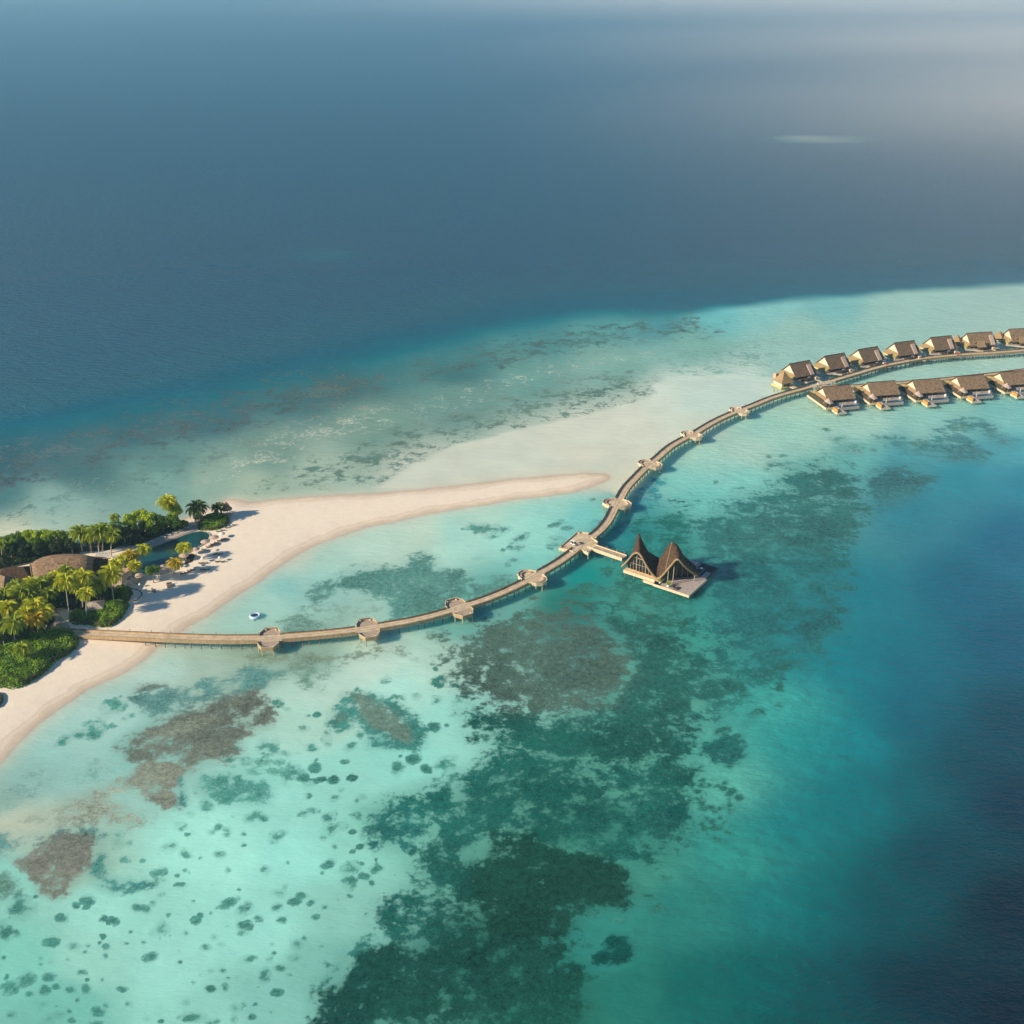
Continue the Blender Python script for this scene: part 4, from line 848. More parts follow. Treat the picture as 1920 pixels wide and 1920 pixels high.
# square hut at the head of the far row
p = at(1469, 723, 3); hut = empty('jetty_hut', (p.x, p.y+2.0, 0), R(26), 'small square thatched hut on yellow-green stilts at the start of the far row', 'hut')
mb = MB(); mb.lathe((0, 0), [(6.6, 5.2), (6.4, 5.35), (4.6, 6.6), (2.6, 8.4), (1.1, 10.2), (.05, 11.0)], 4); o = mb.build('roof', 'thatch_gold', hut); o.rotation_euler = (0, 0, R(45))
mb = MB().lathe((0, 0), [(.05, 5.3), (6.4, 5.18)], 4); o = mb.build('ceiling', 'interior', hut); o.rotation_euler = (0, 0, R(45))
MB().box(-3.7, -3.7, 3.0, 3.7, 3.7, 5.2).build('wall', 'cream', hut)
MB().box(-4.6, -4.6, 2.1, 4.6, 4.6, 2.998).build('deck', 'yellow_wall', hut)
MB().box(-2.2, -3.78, 3.1, 2.2, -3.702, 4.9).build('door', 'glass_dark', hut)
MB().box(-3.2, 3.0, 5.2, -1.0, 5.2, 9.0).build('chimney', 'pink_tile', hut)
for a in (-4, 4):
    for b_ in (-4, 0, 4): MB().tube([(a, b_, -1.2), (a, b_, 2.1)], .2, 6).build('piling', 'pale_piling', hut)
MB().box(1.0, -9.2, 2.7, 4.2, -4.62, 3.05).build('footbridge', 'plank', hut)
# small things around the fork
p = at(1532.5, 726.5, DZ); o = empty('sign_post', (p.x, p.y, DZ+.02), 0, 'tall post with a white head standing where the jetty forks', 'sign post')
MB().box(-.16, -.16, 0, .16, .16, 1.5).build('post', 'rail_dark', o); MB().box(-.36, -.2, 1.502, .36, .2, 2.9).build('panel', 'white_paint', o)
for (x, y, lb) in ((1663, 687.5, 'small bright red flowering bush by the walkway between the third and fourth far villas'), (1796, 666.5, 'larger bright red flowering bush by the walkway left of the wide double villa')):
    p = at(x, y, DZ); o = empty('flowering_bush', (p.x, p.y, DZ+.02), 0, lb, 'potted bush', 'red flowering bushes on the jetty')
    MB().lathe((0, 0), [(0, 0), (.35, 0), (.45, .5), (0, .48)], 10).build('pot', 'rail_dark', o); g_ = MB(); rr = random.Random(2)
    for _ in range(150):
        q = Vector((rr.gauss(0, .38), rr.gauss(0, .38), rr.uniform(.4, 1.7))); d1 = Vector((rr.uniform(-.2, .2), rr.uniform(-.2, .2), rr.uniform(0, .2)))
        g_.add([q, q+d1, q+Vector((-d1.y, d1.x, .15))], [(0, 1, 2)])
    g_.build('flowers', 'red_bloom', o)
p = at(1451, 735, 0); tag(MB().tube([(0, 0, -1), (0, 0, 2.2)], .22, 8).build('mooring_post', 'piling'), 'lone dark mooring post in the shallows left of the small hut', 'post').location = p
# ---------------------------------------------------------------- peaked pavilion over the lagoon
pv0 = at(1174, 1067, 3); pang = R(-35.5)
pav = empty('peaked_pavilion', (pv0.x, pv0.y, 0), pang, 'large pavilion over the lagoon with two swooping thatched peaks and arched glass front', 'pavilion')
ROW = [[(-1.6,-.6,3.9),(1.2,-.6,8.0),(3.3,-.6,11.3),(5.2,-.6,12.4),(7.0,-.6,11.4),(9.3,-.4,8.0),(11.8,-.1,5.0),(13.8,.2,3.5),(15.3,.3,4.2),(17.3,.5,7.2),(19.5,.8,10.9),(22.0,.6,14.4),(24.0,3.0,11.0),(25.6,6.5,7.2),(27.0,9.5,4.6)],
       [(-1.1,4.6,4.8),(-.2,4.6,8.6),(1.0,4.6,13.2),(2.4,4.5,18.0),(4.6,4.8,13.8),(7.2,5.4,9.4),(9.6,6.2,7.6),(11.8,7.2,9.6),(12.9,9.2,13.4),(14.8,9.9,15.3),(17.0,10.2,14.7),(19.0,10.4,11.8),(21.0,10.4,9.0),(23.2,11.6,6.4),(25.0,13.0,4.4)],
       [(-.6,12,3.9),(.8,12.5,5.0),(2.6,12.5,6.0),(4.2,12.8,5.6),(6.2,13,4.8),(8,13.4,4.3),(10,14,4.3),(12,15,5.4),(14,15.5,7.0),(15.5,16,7.8),(17,16,7.4),(18.5,16,6.5),(20,16,5.6),(21.5,16,4.8),(23,16,4)]]
def catm(L_, t):
    n = len(L_)-1; x = min(max(t, 0), 1)*n; i = min(int(x), n-1); f = x-i
    g = lambda k: Vector(L_[min(max(k, 0), n)])
    a, b, c, d = g(i-1), g(i), g(i+1), g(i+2)
    return .5*((2*b)+(c-a)*f+(2*a-5*b+4*c-d)*f*f+(3*b-a-3*c+d)*f**3)
nu, nv = 70, 16; V = []
for j in range(nv+1):
    q = j/nv*2; k = min(int(q), 1); f = q-k
    for i in range(nu+1):
        a = catm(ROW[k], i/nu); b = catm(ROW[k+1], i/nu); p = a+(b-a)*f
        if k == 0: p.z = a.z+(b.z-a.z)*(f**1.15)                 # tent-like swoop up to the ridge
        else: p.z = a.z+(b.z-a.z)*(1-(1-f)**1.45)
        V.append(p)
F = []; m_ = len(V)
for j in range(nv):
    for i in range(nu):
        a = j*(nu+1)+i; F.append((a, a+1, a+nu+2, a+nu+1)); F.append((a+nu+1+m_, a+nu+2+m_, a+1+m_, a+m_))
V2 = V+[p-Vector((0, 0, .35)) for p in V]
o = MB().add(V2, F).build('roof', 'thatch_dark', pav, smooth=True)
lip = [catm(ROW[0], i/60) for i in range(61)]
MB().tube([p+Vector((0, -.15, -.1)) for p in lip], [.42]*61, 8).build('roof_edge', 'thatch_gold', pav, smooth=True)  # front edge in lighter thatch, sunlight on it put into the colour
MB().tube([catm(ROW[2], i/40)+Vector((0, 0, -.1)) for i in range(41)], .3, 6).build('roof_edge', 'thatch_dark', pav)
ridge = [V[int(nv*.5)*(nu+1)+i] for i in range(0, nu+1, 2)]
for i0, i1 in ((0, nv//2),): 
    pk = [V[j*(nu+1)+int(nu*.64)]+Vector((0, 0, .08)) for j in range(1, nv-2)]
    MB().tube(pk, .16, 5).build('ridge_roll', 'thatch_gold', pav)
D = 3.0
MB().prism([(-.6, -1.0), (16.4, -1.0), (16.4, 16), (-.6, 16)], D-.3, D).build('floor', 'plank', pav)
MB().box(-.6, -1.2, D-1.25, 13.6, -1.01, D+.1).build('fascia', 'pale_wood', pav)
MB().box(9.0, -2.2, 1.0, 16.6, -1.21, 2.0).build('step_ledge', 'pale_wood', pav)
T = 2.0
MB().prism([(13.7, -2.3), (29.2, -2.3), (29.2, 13.2), (16.41, 13.2), (16.41, -1.2), (13.7, -1.2)], T-.35, T).build('terrace', 'lilac_deck', pav)
f = MB(); f.box(13.7, -2.5, T-1.0, 29.4, -2.31, T+.08); f.box(29.21, -2.3, T-1.0, 29.4, 13.2, T+.08); f.build('terrace_fascia', 'pale_wood', pav)
MB().box(16.5, 13.21, 1.0, 28.4, 24.7, T-.5).build('pool_floor', 'dark_stone', pav)
MB().box(16.7, 13.4, T-.498, 28.0, 24.4, T-.42).build('pool_water', 'pool_navy', pav)
MB().box(26.4, 13.21, T-.49, 28.3, 18.5, T+.04).build('pool_walk', 'lilac_deck', pav)
f = MB()
for a in ((21.6, 13.6), (25.6, 13.6)): f.bar((a[0], a[1], T), (a[0], a[1], T+1.0), .12)
f.bar((21.4, 13.6, T+1.05), (25.8, 13.6, T+1.05), .14); f.bar((25.6, 13.6, T+1.0), (25.6, 18.5, T+1.0), .14); f.build('pool_rail', 'column_wood', pav)
# arched glass front, mullions and columns
arch = [catm(ROW[0], i/60) for i in range(3, 33)]
vs = [(p.x, .55, D) for p in arch]+[(p.x, .55, max(D+.02, p.z-.55)) for p in arch]; n = len(arch)
MB().add(vs, [(i, i+1, n+i+1, n+i) for i in range(n-1)]+[(n+i, n+i+1, i+1, i) for i in range(n-1)]).build('glass_front', 'glass_dark', pav)
def lipz(u):
    best = min(lip, key=lambda p: abs(p.x-u)); return best.z
for k in range(9):
    u = .3+k*1.38
    if lipz(u)-.6 > D+.6: MB().tube([(u, .35, D), (u, .35, lipz(u)-.5)],   .08 if k % 3 else .2, 6).build('mullion', 'column_wood', pav)
MB().box(.8, .3, D+3.4, 9.6, .45, D+3.52).build('transom', 'column_wood', pav)
MB().box(2.8, .3, D+6.2, 7.9, .5, D+6.4).build('transom', 'column_wood', pav)
MB().box(-.4, .2, D+.002, 13.0, .34, D+.7).build('balustrade', 'side_wood', pav)
# back part
a, b = Vector((14.6, 3.2, 0)), Vector((24.6, 12.6, 0)); g = MB()
for i in range(12):
    p, q = a+(b-a)*(i/12), a+(b-a)*((i+1)/12)
    hh0 = 3.5+5.5*math.sin(math.pi*min(1, (i+.5)/11)); g.add([(p.x, p.y, T), (q.x, q.y, T), (q.x, q.y, T+hh0), (p.x, p.y, T+hh0)], [(0, 1, 2, 3), (3, 2, 1, 0)])
g.build('glass_side', 'glass_dark', pav)
for i in (1, 3, 5, 7, 9, 11):
    p = a+(b-a)*(i/12)+Vector((.12, -.2, 0)); MB().tube([(p.x, p.y, T), (p.x, p.y, T+3.5+5.0*math.sin(math.pi*min(1, i/11)))], .1, 6).build('mullion', 'column_wood', pav)
for (u, v, z) in ((18.4, .6, 8.3), (20.2, 1.6, 10.6), (14.0, .0, 3.4), (26.0, 8.6, 6.0)):
    MB().tube([(u, v, T), (u+.1, v, z)], .2, 7).build('column', 'column_wood', pav)
for u in range(0, 30, 4):
    for v in (-.6, 6, 12.4):
        MB().tube([(u, v, -1.4), (u, v, T-.36)], .22, 6).build('piling', 'piling', pav)
def pw(u, v, z): return pav.matrix_basis @ Vector((u, v, z)) if False else Vector((pv0.x+u*math.cos(pang)-v*math.sin(pang), pv0.y+u*math.sin(pang)+v*math.cos(pang), z))
def bush_pot(loc, r, label, m='leaf_bright'):
    o = empty('potted_plant', loc, 0, label, 'potted plant', 'plants on the pavilion terrace')
    MB().lathe((0, 0), [(0, 0), (r*.5, 0), (r*.62, r*.9), (0, r*.85)], 10).build('pot', 'white_paint', o); g_ = MB(); rr = random.Random(4)
    for _ in range(220):
        q = Vector((rr.gauss(0, r*.45), rr.gauss(0, r*.45), r*.9+abs(rr.gauss(0, r*.6)))); d1 = Vector((rr.uniform(-.3, .3), rr.uniform(-.3, .3), rr.uniform(0, .25)))
        g_.add([q, q+d1, q+Vector((-d1.y, d1.x, .2))], [(0, 1, 2)])
    g_.build('leaves', m, o)
bush_pot(pw(19.6, -1.0, T), 1.0, 'bigger bright green potted plant at the terrace edge by the pavilion column')
bush_pot(pw(15.6, -.5, T), .7, 'smaller green potted plant at the foot of the pavilion valley')
o = empty('round_daybed', pw(22.6, -.9, T), R(-20), 'dark round woven daybed on the pale terrace in front of the pavilion', 'daybed')
MB().lathe((0, 0), [(0, 0), (1.2, 0), (1.45, .25), (1.35, .45), (0, .5)], 18).build('mattress', 'brown_cushion', o)
MB().lathe((0, 0), [(.9, .46), (.95, .9), (.8, .95), (.75, .5)], 14).build('backrest', 'rail_dark', o)
for i in range(4):
    o = empty('sun_lounger', pw(16.6+i*1.25, 20.2+i*.3, 2.4), pang+R(100), 'white sun lounger behind the pavilion, %s of four by the dark pool' % ('leftmost', 'second from left', 'third from left', 'rightmost')[i], 'sun lounger', 'white loungers behind the pavilion')
    MB().box(-1.0, -.35, 0, .5, .35, .22).build('mattress', 'white_fabric', o)
    MB().add([(.5, -.35, .1), (.5, .35, .1), (1.1, .35, .6), (1.1, -.35, .6), (.5, -.35, .24), (.5, .35, .24), (1.0, .35, .7), (1.0, -.35, .7)], [(3,2,1,0),(4,5,6,7),(0,1,5,4),(1,2,6,5),(2,3,7,6),(3,0,4,7)]).build('backrest', 'white_fabric', o)
MB().box(16.45, 18.4, 1.6, 21.6, 23.0, 2.38).build('lounger_deck', 'lilac_deck', pav)
o = empty('round_table', pw(23.6, 19.6, T-.42), 0, 'small white round table beside the dark pool', 'table')
MB().lathe((0, 0), [(0, .5), (.75, .5), (.75, .62), (0, .62)], 16).build('tabletop', 'white_paint', o); MB().cone((0, 0), 0, .5, .3, .12, 8).build('base', 'rail_dark', o)
o = empty('round_stool', pw(22.2, 19.0, T-.42), 0, 'tiny white stool left of the round pool table', 'stool')
MB().lathe((0, 0), [(0, .3), (.3, .3), (.3, .42), (0, .42)], 12).build('seat', 'white_paint', o); MB().cone((0, 0), 0, .3, .1, .1, 6).build('base', 'rail_dark', o)
# ---------------------------------------------------------------- island: buildings, pool, furniture
def sand_poly(name, pts, dz, matn, label=None, cat=None, kind=None, h=None):
    P_ = [sand_at(x, y) for x, y in pts]; z = max(p.z for p in P_)+dz if h is None else h
    mb = MB().prism([(p.x, p.y) for p in P_], z-.5, z); o = mb.build(name, matn); tag(o, label, cat, None, kind); return o, z
# sand path to the jetty
sand_poly('path', [(88,1146),(104,1142),(118,1160),(132,1175.5),(122,1184),(104,1180),(84,1166)], .03, 'stone', kind='structure')
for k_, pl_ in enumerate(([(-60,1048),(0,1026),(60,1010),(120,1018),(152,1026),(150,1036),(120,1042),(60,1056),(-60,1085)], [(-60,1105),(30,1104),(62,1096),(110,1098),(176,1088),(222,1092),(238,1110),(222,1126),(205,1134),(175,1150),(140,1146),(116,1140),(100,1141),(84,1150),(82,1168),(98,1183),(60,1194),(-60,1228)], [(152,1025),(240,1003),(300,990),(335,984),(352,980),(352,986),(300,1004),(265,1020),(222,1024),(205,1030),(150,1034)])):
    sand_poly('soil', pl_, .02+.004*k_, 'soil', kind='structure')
# swimming pool
POOL = [(233.5,1053),(252,1040),(276,1029),(300,1021.5),(325,1012),(345,1004),(362,998.5),(378,996.5),(388,998.5),(394,1003),(393,1009),(385,1019),(371,1027),(352,1038),(334,1047),(316,1055),(299,1062),(284,1070),(266,1079),(250,1083),(235,1082)]
pp = [sand_at(x, y) for x, y in POOL]; pz = 1.12; pcn = sum(pp, Vector())/len(pp)
pool = empty('swimming_pool', (pcn.x, pcn.y, 0), 0, 'long dark green free-form swimming pool behind the beach', 'pool')
loc = [(p.x-pcn.x, p.y-pcn.y) for p in pp]
MB().prism(loc, .3, pz).build('water', 'pool_green', pool)
cb = MB()
for a, b in zip(loc, loc[1:]+loc[:1]): cb.bar((*a, pz-.1), (*b, pz-.1), .45, .34)
cb.build('coping', 'stone', pool)
sand_poly('pool_terrace', [(270,1027),(277,1019),(300,1008),(330,997),(352,988),(366,986),(372,993),(360,996.5),(345,1002),(325,1010),(300,1019.5),(276,1027.5)], .0, 'stone', 'pale stone terrace strip with loungers along the far side of the pool', 'terrace', None, 1.16)
# main building: long hull-shaped thatched roof
def wp(x, y, z): return at(x, y, z)
bc = at(122, 1065, 4)
mainb = empty('main_building', (bc.x, bc.y, 1.0), 0, 'long island building with one curved brown hull-shaped thatched roof', 'building')
top = [(57,1060,7.2),(66,1051,8.3),(80,1044.5,9.2),(98,1040.5,9.8),(120,1038.5,10.2),(142,1038.5,10.2),(160,1040.5,9.8),(176,1044,8.8)]
bot = [(62,1092,4.2),(72,1094,4.3),(86,1094,4.4),(104,1093,4.5),(124,1092,4.5),(144,1090,4.5),(160,1086,4.4),(173,1079,4.3)]
V = []; n = 8; mseg = 6
T_ = [wp(*t)-Vector((bc.x, bc.y, 1.0)) for t in top]; B_ = [wp(*t)-Vector((bc.x, bc.y, 1.0)) for t in bot]
Bk = [t+(t-b)*.55 for t, b in zip(T_, B_)]
for j in range(mseg+1):
    f = j/mseg
    for i in range(n):
        p = B_[i].lerp(T_[i], f); p.z += 1.3*math.sin(math.pi*f)*(.5+.5*math.sin(math.pi*(i+.5)/n)); V.append(p)
for i in range(n): p = Bk[i].copy(); p.z = 4.0; V.append(p)
F = [(j*n+i, j*n+i+1, (j+1)*n+i+1, (j+1)*n+i) for j in range(mseg+1) for i in range(n-1)]
m2 = len(V); V2 = V+[p-Vector((0, 0, .45)) for p in V]
F2 = F+[tuple(k+m2 for k in f[::-1]) for f in F]
for j in range(mseg+1):
    for i, s in ((0, 1), (n-1, -1)):
        a, b = j*n+i, (j+1)*n+i; F2.append((a, b, b+m2, a+m2)[::s]); 
for i in range(n-1): F2.append((i, i+m2, i+1+m2, i+1)); k = (mseg+1)*n+i; F2.append((k, k+1, k+1+m2, k+m2))
mb = MB(); mb.add(V2, F2); mb.build('roof', 'thatch', mainb, smooth=True)
mb = MB()
for j in range(mseg+1):
    a, b = V[j*n], V[(j+1)*n]; mb.bar(a+Vector((-.1, 0, .1)), b+Vector((-.1, 0, .1)), .35, .5)
mb.build('roof_edge', 'thatch_gold', mainb)
ins = [(B_[0].x+1.5, B_[0].y+1.5), (B_[-1].x-1.5, B_[-1].y+1.5), (Bk[-1].x-1.5, Bk[-1].y-1.0), (Bk[0].x+1.5, Bk[0].y-1.0)]
MB().prism(ins, 0, 3.9).build('wall', 'cream', mainb)
# right-hand wing with smaller gable
w0 = at(182, 1050, 6); wing = empty('side_building', (w0.x, w0.y, 1.0), R(-8), 'small thatched building attached at the right end of the hull-shaped roof', 'building')
gable_roof(MB(), -3.0, 3.0, 5.0, 3.4, 6.6, .3, .3).build('roof', 'thatch_dark', wing); MB().box(-2.4, -4.2, 0, 2.4, 4.2, 3.4).build('wall', 'interior', wing)
pg = at(192, 1041, 4); perg = empty('pergola', (pg.x, pg.y, 1.0), R(15), 'white slatted canopy on posts beside the hull-shaped roof', 'pergola')
mb = MB()
for k in range(9): mb.box(-2.8, -2.4+k*.6, 3.0, 2.8, -2.12+k*.6, 3.1)
mb.build('slats', 'white_fabric', perg)
for sx_ in (-2.6, 2.6):
    MB().box(sx_-.08, -2.5, 2.86, sx_+.08, 2.8, 2.995).build('beam', 'white_paint', perg)
    for sy_ in (-2.2, 2.5): MB().box(sx_-.07, sy_-.07, 0, sx_+.07, sy_+.07, 2.858).build('post', 'white_paint', perg)
def hip_house(px, py, zt, w, d, hh, rot, label, matn='thatch', eave=3.0, name='thatched_house', ridge=.35):
    p = at(px, py, zt); r = empty(name, (p.x, p.y, .95), rot, label, 'house'); z1 = zt-.95
    V = [(-w, -d, eave), (w, -d, eave), (w, d, eave), (-w, d, eave), (-w*ridge, 0, z1), (w*ridge, 0, z1)]
    mids = []
    mb = MB(); mb.add(V, [(0, 1, 5, 4), (1, 2, 5), (2, 3, 4, 5), (3, 0, 4)]); mb.add([(-w, -d, eave-.3), (w, -d, eave-.3), (w, d, eave-.3), (-w, d, eave-.3)], [(3, 2, 1, 0)])
    mb.add([(-w, -d, eave-.3), (w, -d, eave-.3), (w, d, eave-.3), (-w, d, eave-.3), (-w, -d, eave), (w, -d, eave), (w, d, eave), (-w, d, eave)], [(0, 1, 5, 4), (1, 2, 6, 5), (2, 3, 7, 6), (3, 0, 4, 7)])
    mb.build('roof', matn, r); MB().box(-w*.8, -d*.8, 0, w*.8, d*.8, eave-.3).build('wall', 'cream', r)
    return r
hip_house(24, 1064, 8.0, 7.5, 7.5, 0, R(14), 'broad dark brown thatched roof between the long roof and the left edge', 'thatch_dark', ridge=.5)
hip_house(4, 1079, 7.6, 6.5, 6.0, 0, R(-28), 'thatched hip roof cut by the left edge of the picture', 'thatch', ridge=.25)
hip_house(177, 1129, 4.2, 3.4, 3.2, 0, R(12), 'little low grey-brown roof hidden behind the hedge and palms', 'plank_grey', eave=2.0, ridge=.15)
hip_house(226, 1078, 5.4, 2.6, 7.5, 0, R(0), 'pinkish tiled narrow building at the left end of the pool', 'pink_tile', eave=3.4, ridge=.2)
# two huts on the point
def cone_hut(px, py, zt, r0, label, posts=5, base=.95):
    p = at(px, py, zt); r = empty('thatched_hut', (p.x, p.y, base), 0, label, 'hut'); z1 = zt-base
    mb = MB().lathe((0, 0), [(r0, z1*.42), (r0*.98, z1*.45), (r0*.62, z1*.62), (r0*.3, z1*.84), (.03, z1)], 14); mb.lathe((0, 0), [(.05, z1*.5), (r0*.97, z1*.42)], 14); mb.build('roof', 'thatch', r)
    for k in range(posts):
        a = k*6.283/posts; MB().tube([(r0*.72*math.cos(a), r0*.72*math.sin(a), 0), (r0*.72*math.cos(a), r0*.72*math.sin(a), z1*.5)], .12, 6).build('post', 'column_wood', r)
    MB().cone((0, 0), 0, .25, r0*.85, r0*.85, 14).build('floor', 'pink_tile', r); return r
cone_hut(423.5, 940, 7.6, 2.4, 'tall pointed thatched hut standing on the sandy point beside the bush')
cone_hut(371, 961, 5.0, 2.4, 'low round thatched hut half hidden under the dark palm by the pool')
# parasols
def parasol(px, py, r0, h, label, thatch=True, i=0):
    b = sand_at(px, py); r = empty('parasol', b, 0, label, 'parasol', 'thatched parasols by the pool' if thatch else 'small pale parasols on the beach')
    mb = MB().lathe((0, 0), [(r0, h-.75), (r0*.97, h-.68), (r0*.5, h-.3), (.04, h)], 14); mb.lathe((0, 0), [(.05, h-.35), (r0, h-.76)], 14); mb.build('canopy', 'thatch_pink' if thatch else 'white_fabric', r)
    MB().cone((0, 0), 0, h-.2, .06, .05, 6).build('pole', 'column_wood', r)
for i, (x, y, r0, h, lb) in enumerate([(386,1024,2.0,2.9,'thatched parasol at the pool tip, left of the two largest'),(402,1016,2.1,2.9,'thatched parasol at the pool tip, right of the two largest'),(359,1039,1.7,2.8,'thatched parasol just right of the pool-side yellow palm'),(368,1038,1.7,2.8,'thatched parasol right of its twin behind the clipped hedge'),(346,1050,2.2,2.9,'broad thatched parasol below the pool-side palm'),(307,1071,1.7,2.8,'thatched parasol between the broad tree and the yellow bush palm'),(262,1088,2.1,2.9,'thatched parasol at the bottom left corner of the pool'),(325,1063,1.8,2.8,'thatched parasol half behind the yellow bush palm'),(298,1075,1.5,2.6,'thatched parasol tucked against the round green tree')]):
    parasol(x, y, r0, h, lb)
for x, y, r0, h, lb in [(417,1008,1.4,2.6,'pale parasol farthest right near the pool tip'),(409,1038,.8,2.4,'small pale parasol, upper one of the right-hand beach pair'),(413,1052,.8,2.4,'small pale parasol, lower one of the right-hand beach pair'),(381,1054,.9,2.4,'small pale parasol, upper one of the middle beach pair'),(382,1066,.9,2.4,'small pale parasol, lower one of the middle beach pair'),(351,1068,1.3,2.5,'white parasol over the cluster of loungers below the hedge'),(263,1101,.6,1.9,'tiny pale parasol by the stone ring')]:
    parasol(x, y, r0, h, lb, False)
b = sand_at(239, 1095); o = empty('canopy', b, R(4), 'square pale green canopy over white daybeds at the pool corner', 'canopy')
MB().box(-1.8, -1.4, 2.5, 1.8, 1.4, 2.62).build('cover', 'grey_cushion', o)
for sx_ in (-1.7, 1.7):
    for sy_ in (-1.3, 1.3): MB().box(sx_-.05, sy_-.05, 0, sx_+.05, sy_+.05, 2.5).build('post', 'white_paint', o)
# loungers (one model copied)
def make_lounger(m='grey_cushion'):
    r = empty('sun_lounger', (0, 0, 0))
    mb = MB(); mb.box(-1.0, -.36, .25, 1.0, .36, .33); mb.build('frame', 'column_wood', r)
    MB().box(-1.0, -.33, .332, .35, .33, .44).build('mattress', m, r)
    MB().add([(.36, -.33, .332), (.36, .33, .332), (1.0, .33, .75), (1.0, -.33, .75), (.36, -.33, .45), (.36, .33, .45), (.95, .33, .86), (.95, -.33, .86)], [(3,2,1,0),(4,5,6,7),(0,1,5,4),(1,2,6,5),(2,3,7,6),(3,0,4,7)]).build('backrest', m, r)
    for sx_ in (-.85, .85):
        for sy_ in (-.3, .3): MB().box(sx_-.04, sy_-.04, 0, sx_+.04, sy_+.04, .249).build('leg', 'column_wood', r)
    return r
protoL = {m: make_lounger(m) for m in ('grey_cushion', 'brown_cushion', 'white_fabric')}; usedL = set()
CL = [('beside the bush on the sandy point', [(426,990,200),(433,987,200),(440,985,200)], 'grey_cushion'),('just left of the pair on the point', [(410,997,200),(418,995,200)], 'grey_cushion'),
('near the farthest right parasol', [(412,1015,205),(419,1012,205),(424,1012,205)], 'brown_cushion'),('under the right large thatched parasol', [(399,1022,205),(407,1019,205)], 'brown_cushion'),('between the two large thatched parasols', [(391,1027,205),(396,1025,205)], 'brown_cushion'),('under the left large thatched parasol', [(382,1031,205),(388,1032,205)], 'white_fabric'),
('at the upper right small parasol', [(404,1040,205),(413,1040,205)], 'brown_cushion'),('at the lower right small parasol', [(408,1054,205),(418,1054,205)], 'brown_cushion'),('at the upper middle small parasol', [(377,1057,205),(386,1057,205)], 'brown_cushion'),('at the lower middle small parasol', [(380,1069,205),(389,1069,205)], 'brown_cushion'),
('in the cluster below the hedge', [(343,1077,205),(350,1075,205),(356,1072,205),(362,1070,205)], 'brown_cushion'),('between round tree and yellow bush palm', [(306,1076,205),(313,1074,205)], 'white_fabric'),
('on the pool terrace', [(278,1022,190),(287,1018,190),(297,1013.5,190),(307,1009.5,190),(317,1005,190),(328,1001,190),(340,996,190),(351,991.5,190)], 'white_fabric'),('under the parasol at the pool corner', [(258,1094,260),(266,1093,260)], 'white_fabric'),('under the square canopy', [(236,1099,260),(241,1099,260)], 'white_fabric'),
('on open sand by the stone ring', [(286,1108,110),(290,1110,110)], 'brown_cushion')]
ORD = ['first', 'second', 'third', 'fourth', 'fifth', 'sixth', 'seventh', 'eighth']
COL = {'grey_cushion': 'grey', 'brown_cushion': 'dark brown', 'white_fabric': 'white'}
for where, sp_, m in CL:
    for k, (x, y, a) in enumerate(sp_):
        o = protoL[m] if m not in usedL else copy_tree(protoL[m]); usedL.add(m)
        p = sand_at(x, y); p.z = max(p.z, 1.17 if 'terrace' in where else p.z); o.location = p; o.rotation_euler = (0, 0, R(a))
        tag(o, '%s sun lounger %s, %s from the left' % (COL[m], where, ORD[k]), 'sun lounger', 'sun loungers around the pool and beach')
p = sand_at(318, 1099); o = empty('double_lounger', p, R(112), 'large dark brown double lounger alone on the open sand', 'sun lounger')
MB().box(-1.6, -1.1, .15, 1.6, 1.1, .4).build('frame', 'column_wood', o); MB().box(-1.5, -1.0, .402, 1.0, 1.0, .58).build('mattress', 'brown_cushion', o); MB().box(1.02, -1.0, .402, 1.4, 1.0, 1.0).build('backrest', 'brown_cushion', o)
p = sand_at(300, 1089); o = empty('beach_chair', p, R(40), 'small dark beach chair in the shade of the round tree', 'chair')
MB().box(-.4, -.35, .3, .4, .35, .42).build('seat', 'brown_cushion', o); MB().box(.36, -.35, .422, .48, .35, 1.1).build('backrest', 'brown_cushion', o)
for sx_ in (-.34, .34):
    for sy_ in (-.3, .3): MB().box(sx_-.04, sy_-.04, 0, sx_+.04, sy_+.04, .299).build('leg', 'column_wood', o)
# stones laid in an arc
A = smooth_path([at(x, y, 1)*1.0 for x, y in ((245,1103.5),(256,1105.5),(264,1110),(266,1115),(262,1120),(255,1125),(246,1129))], .62)
rs = MB().lathe((0, 0), [(0, -.1), (.24, -.08), (.3, .1), (.2, .3), (0, .36)], 7).build('border_stone', 'dark_stone')
for i, q in enumerate(A):
    o = rs if i == 0 else rs.copy()
    if i: C.objects.link(o)
    o.location = (q.x, q.y, gz(q.x, q.y)); o.rotation_euler = (0, 0, i*1.3); o.scale = (1, .8+.3*math.sin(i*2.), .8+.3*math.cos(i*3.1))
    tag(o, 'dark stone in the curved row laid on the sand beside the hedge', 'stone', 'dark stones in a curved row')
# floating trampoline
p = at(478.5, 1157.5, 0); o = empty('floating_trampoline', (p.x, p.y, 0), 0, 'pale blue floating trampoline with dark net in the shallows', 'trampoline')
mb = MB(); n1, n2 = 28, 8
for i in range(n1):
    for j in range(n2):
        a, b = 6.2832*i/n1, 6.2832*j/n2; rr_ = 1.75+.42*math.cos(b); mb.v.append((rr_*math.cos(a), rr_*math.sin(a)*1.0, .62+.62*math.sin(b)))
for i in range(n1):
    for j in range(n2): mb.f.append((i*n2+j, ((i+1) % n1)*n2+j, ((i+1) % n1)*n2+(j+1) % n2, i*n2+(j+1) % n2))
mb.build('ring', 'float_blue', o, smooth=True); MB().lathe((0, 0), [(0, .82), (1.4, .98)], 24).build('net', 'float_net', o)
MB().lathe((0, 0), [(1.25, .995), (1.42, 1.03), (1.42, .96)], 24).build('rim', 'white_paint', o)
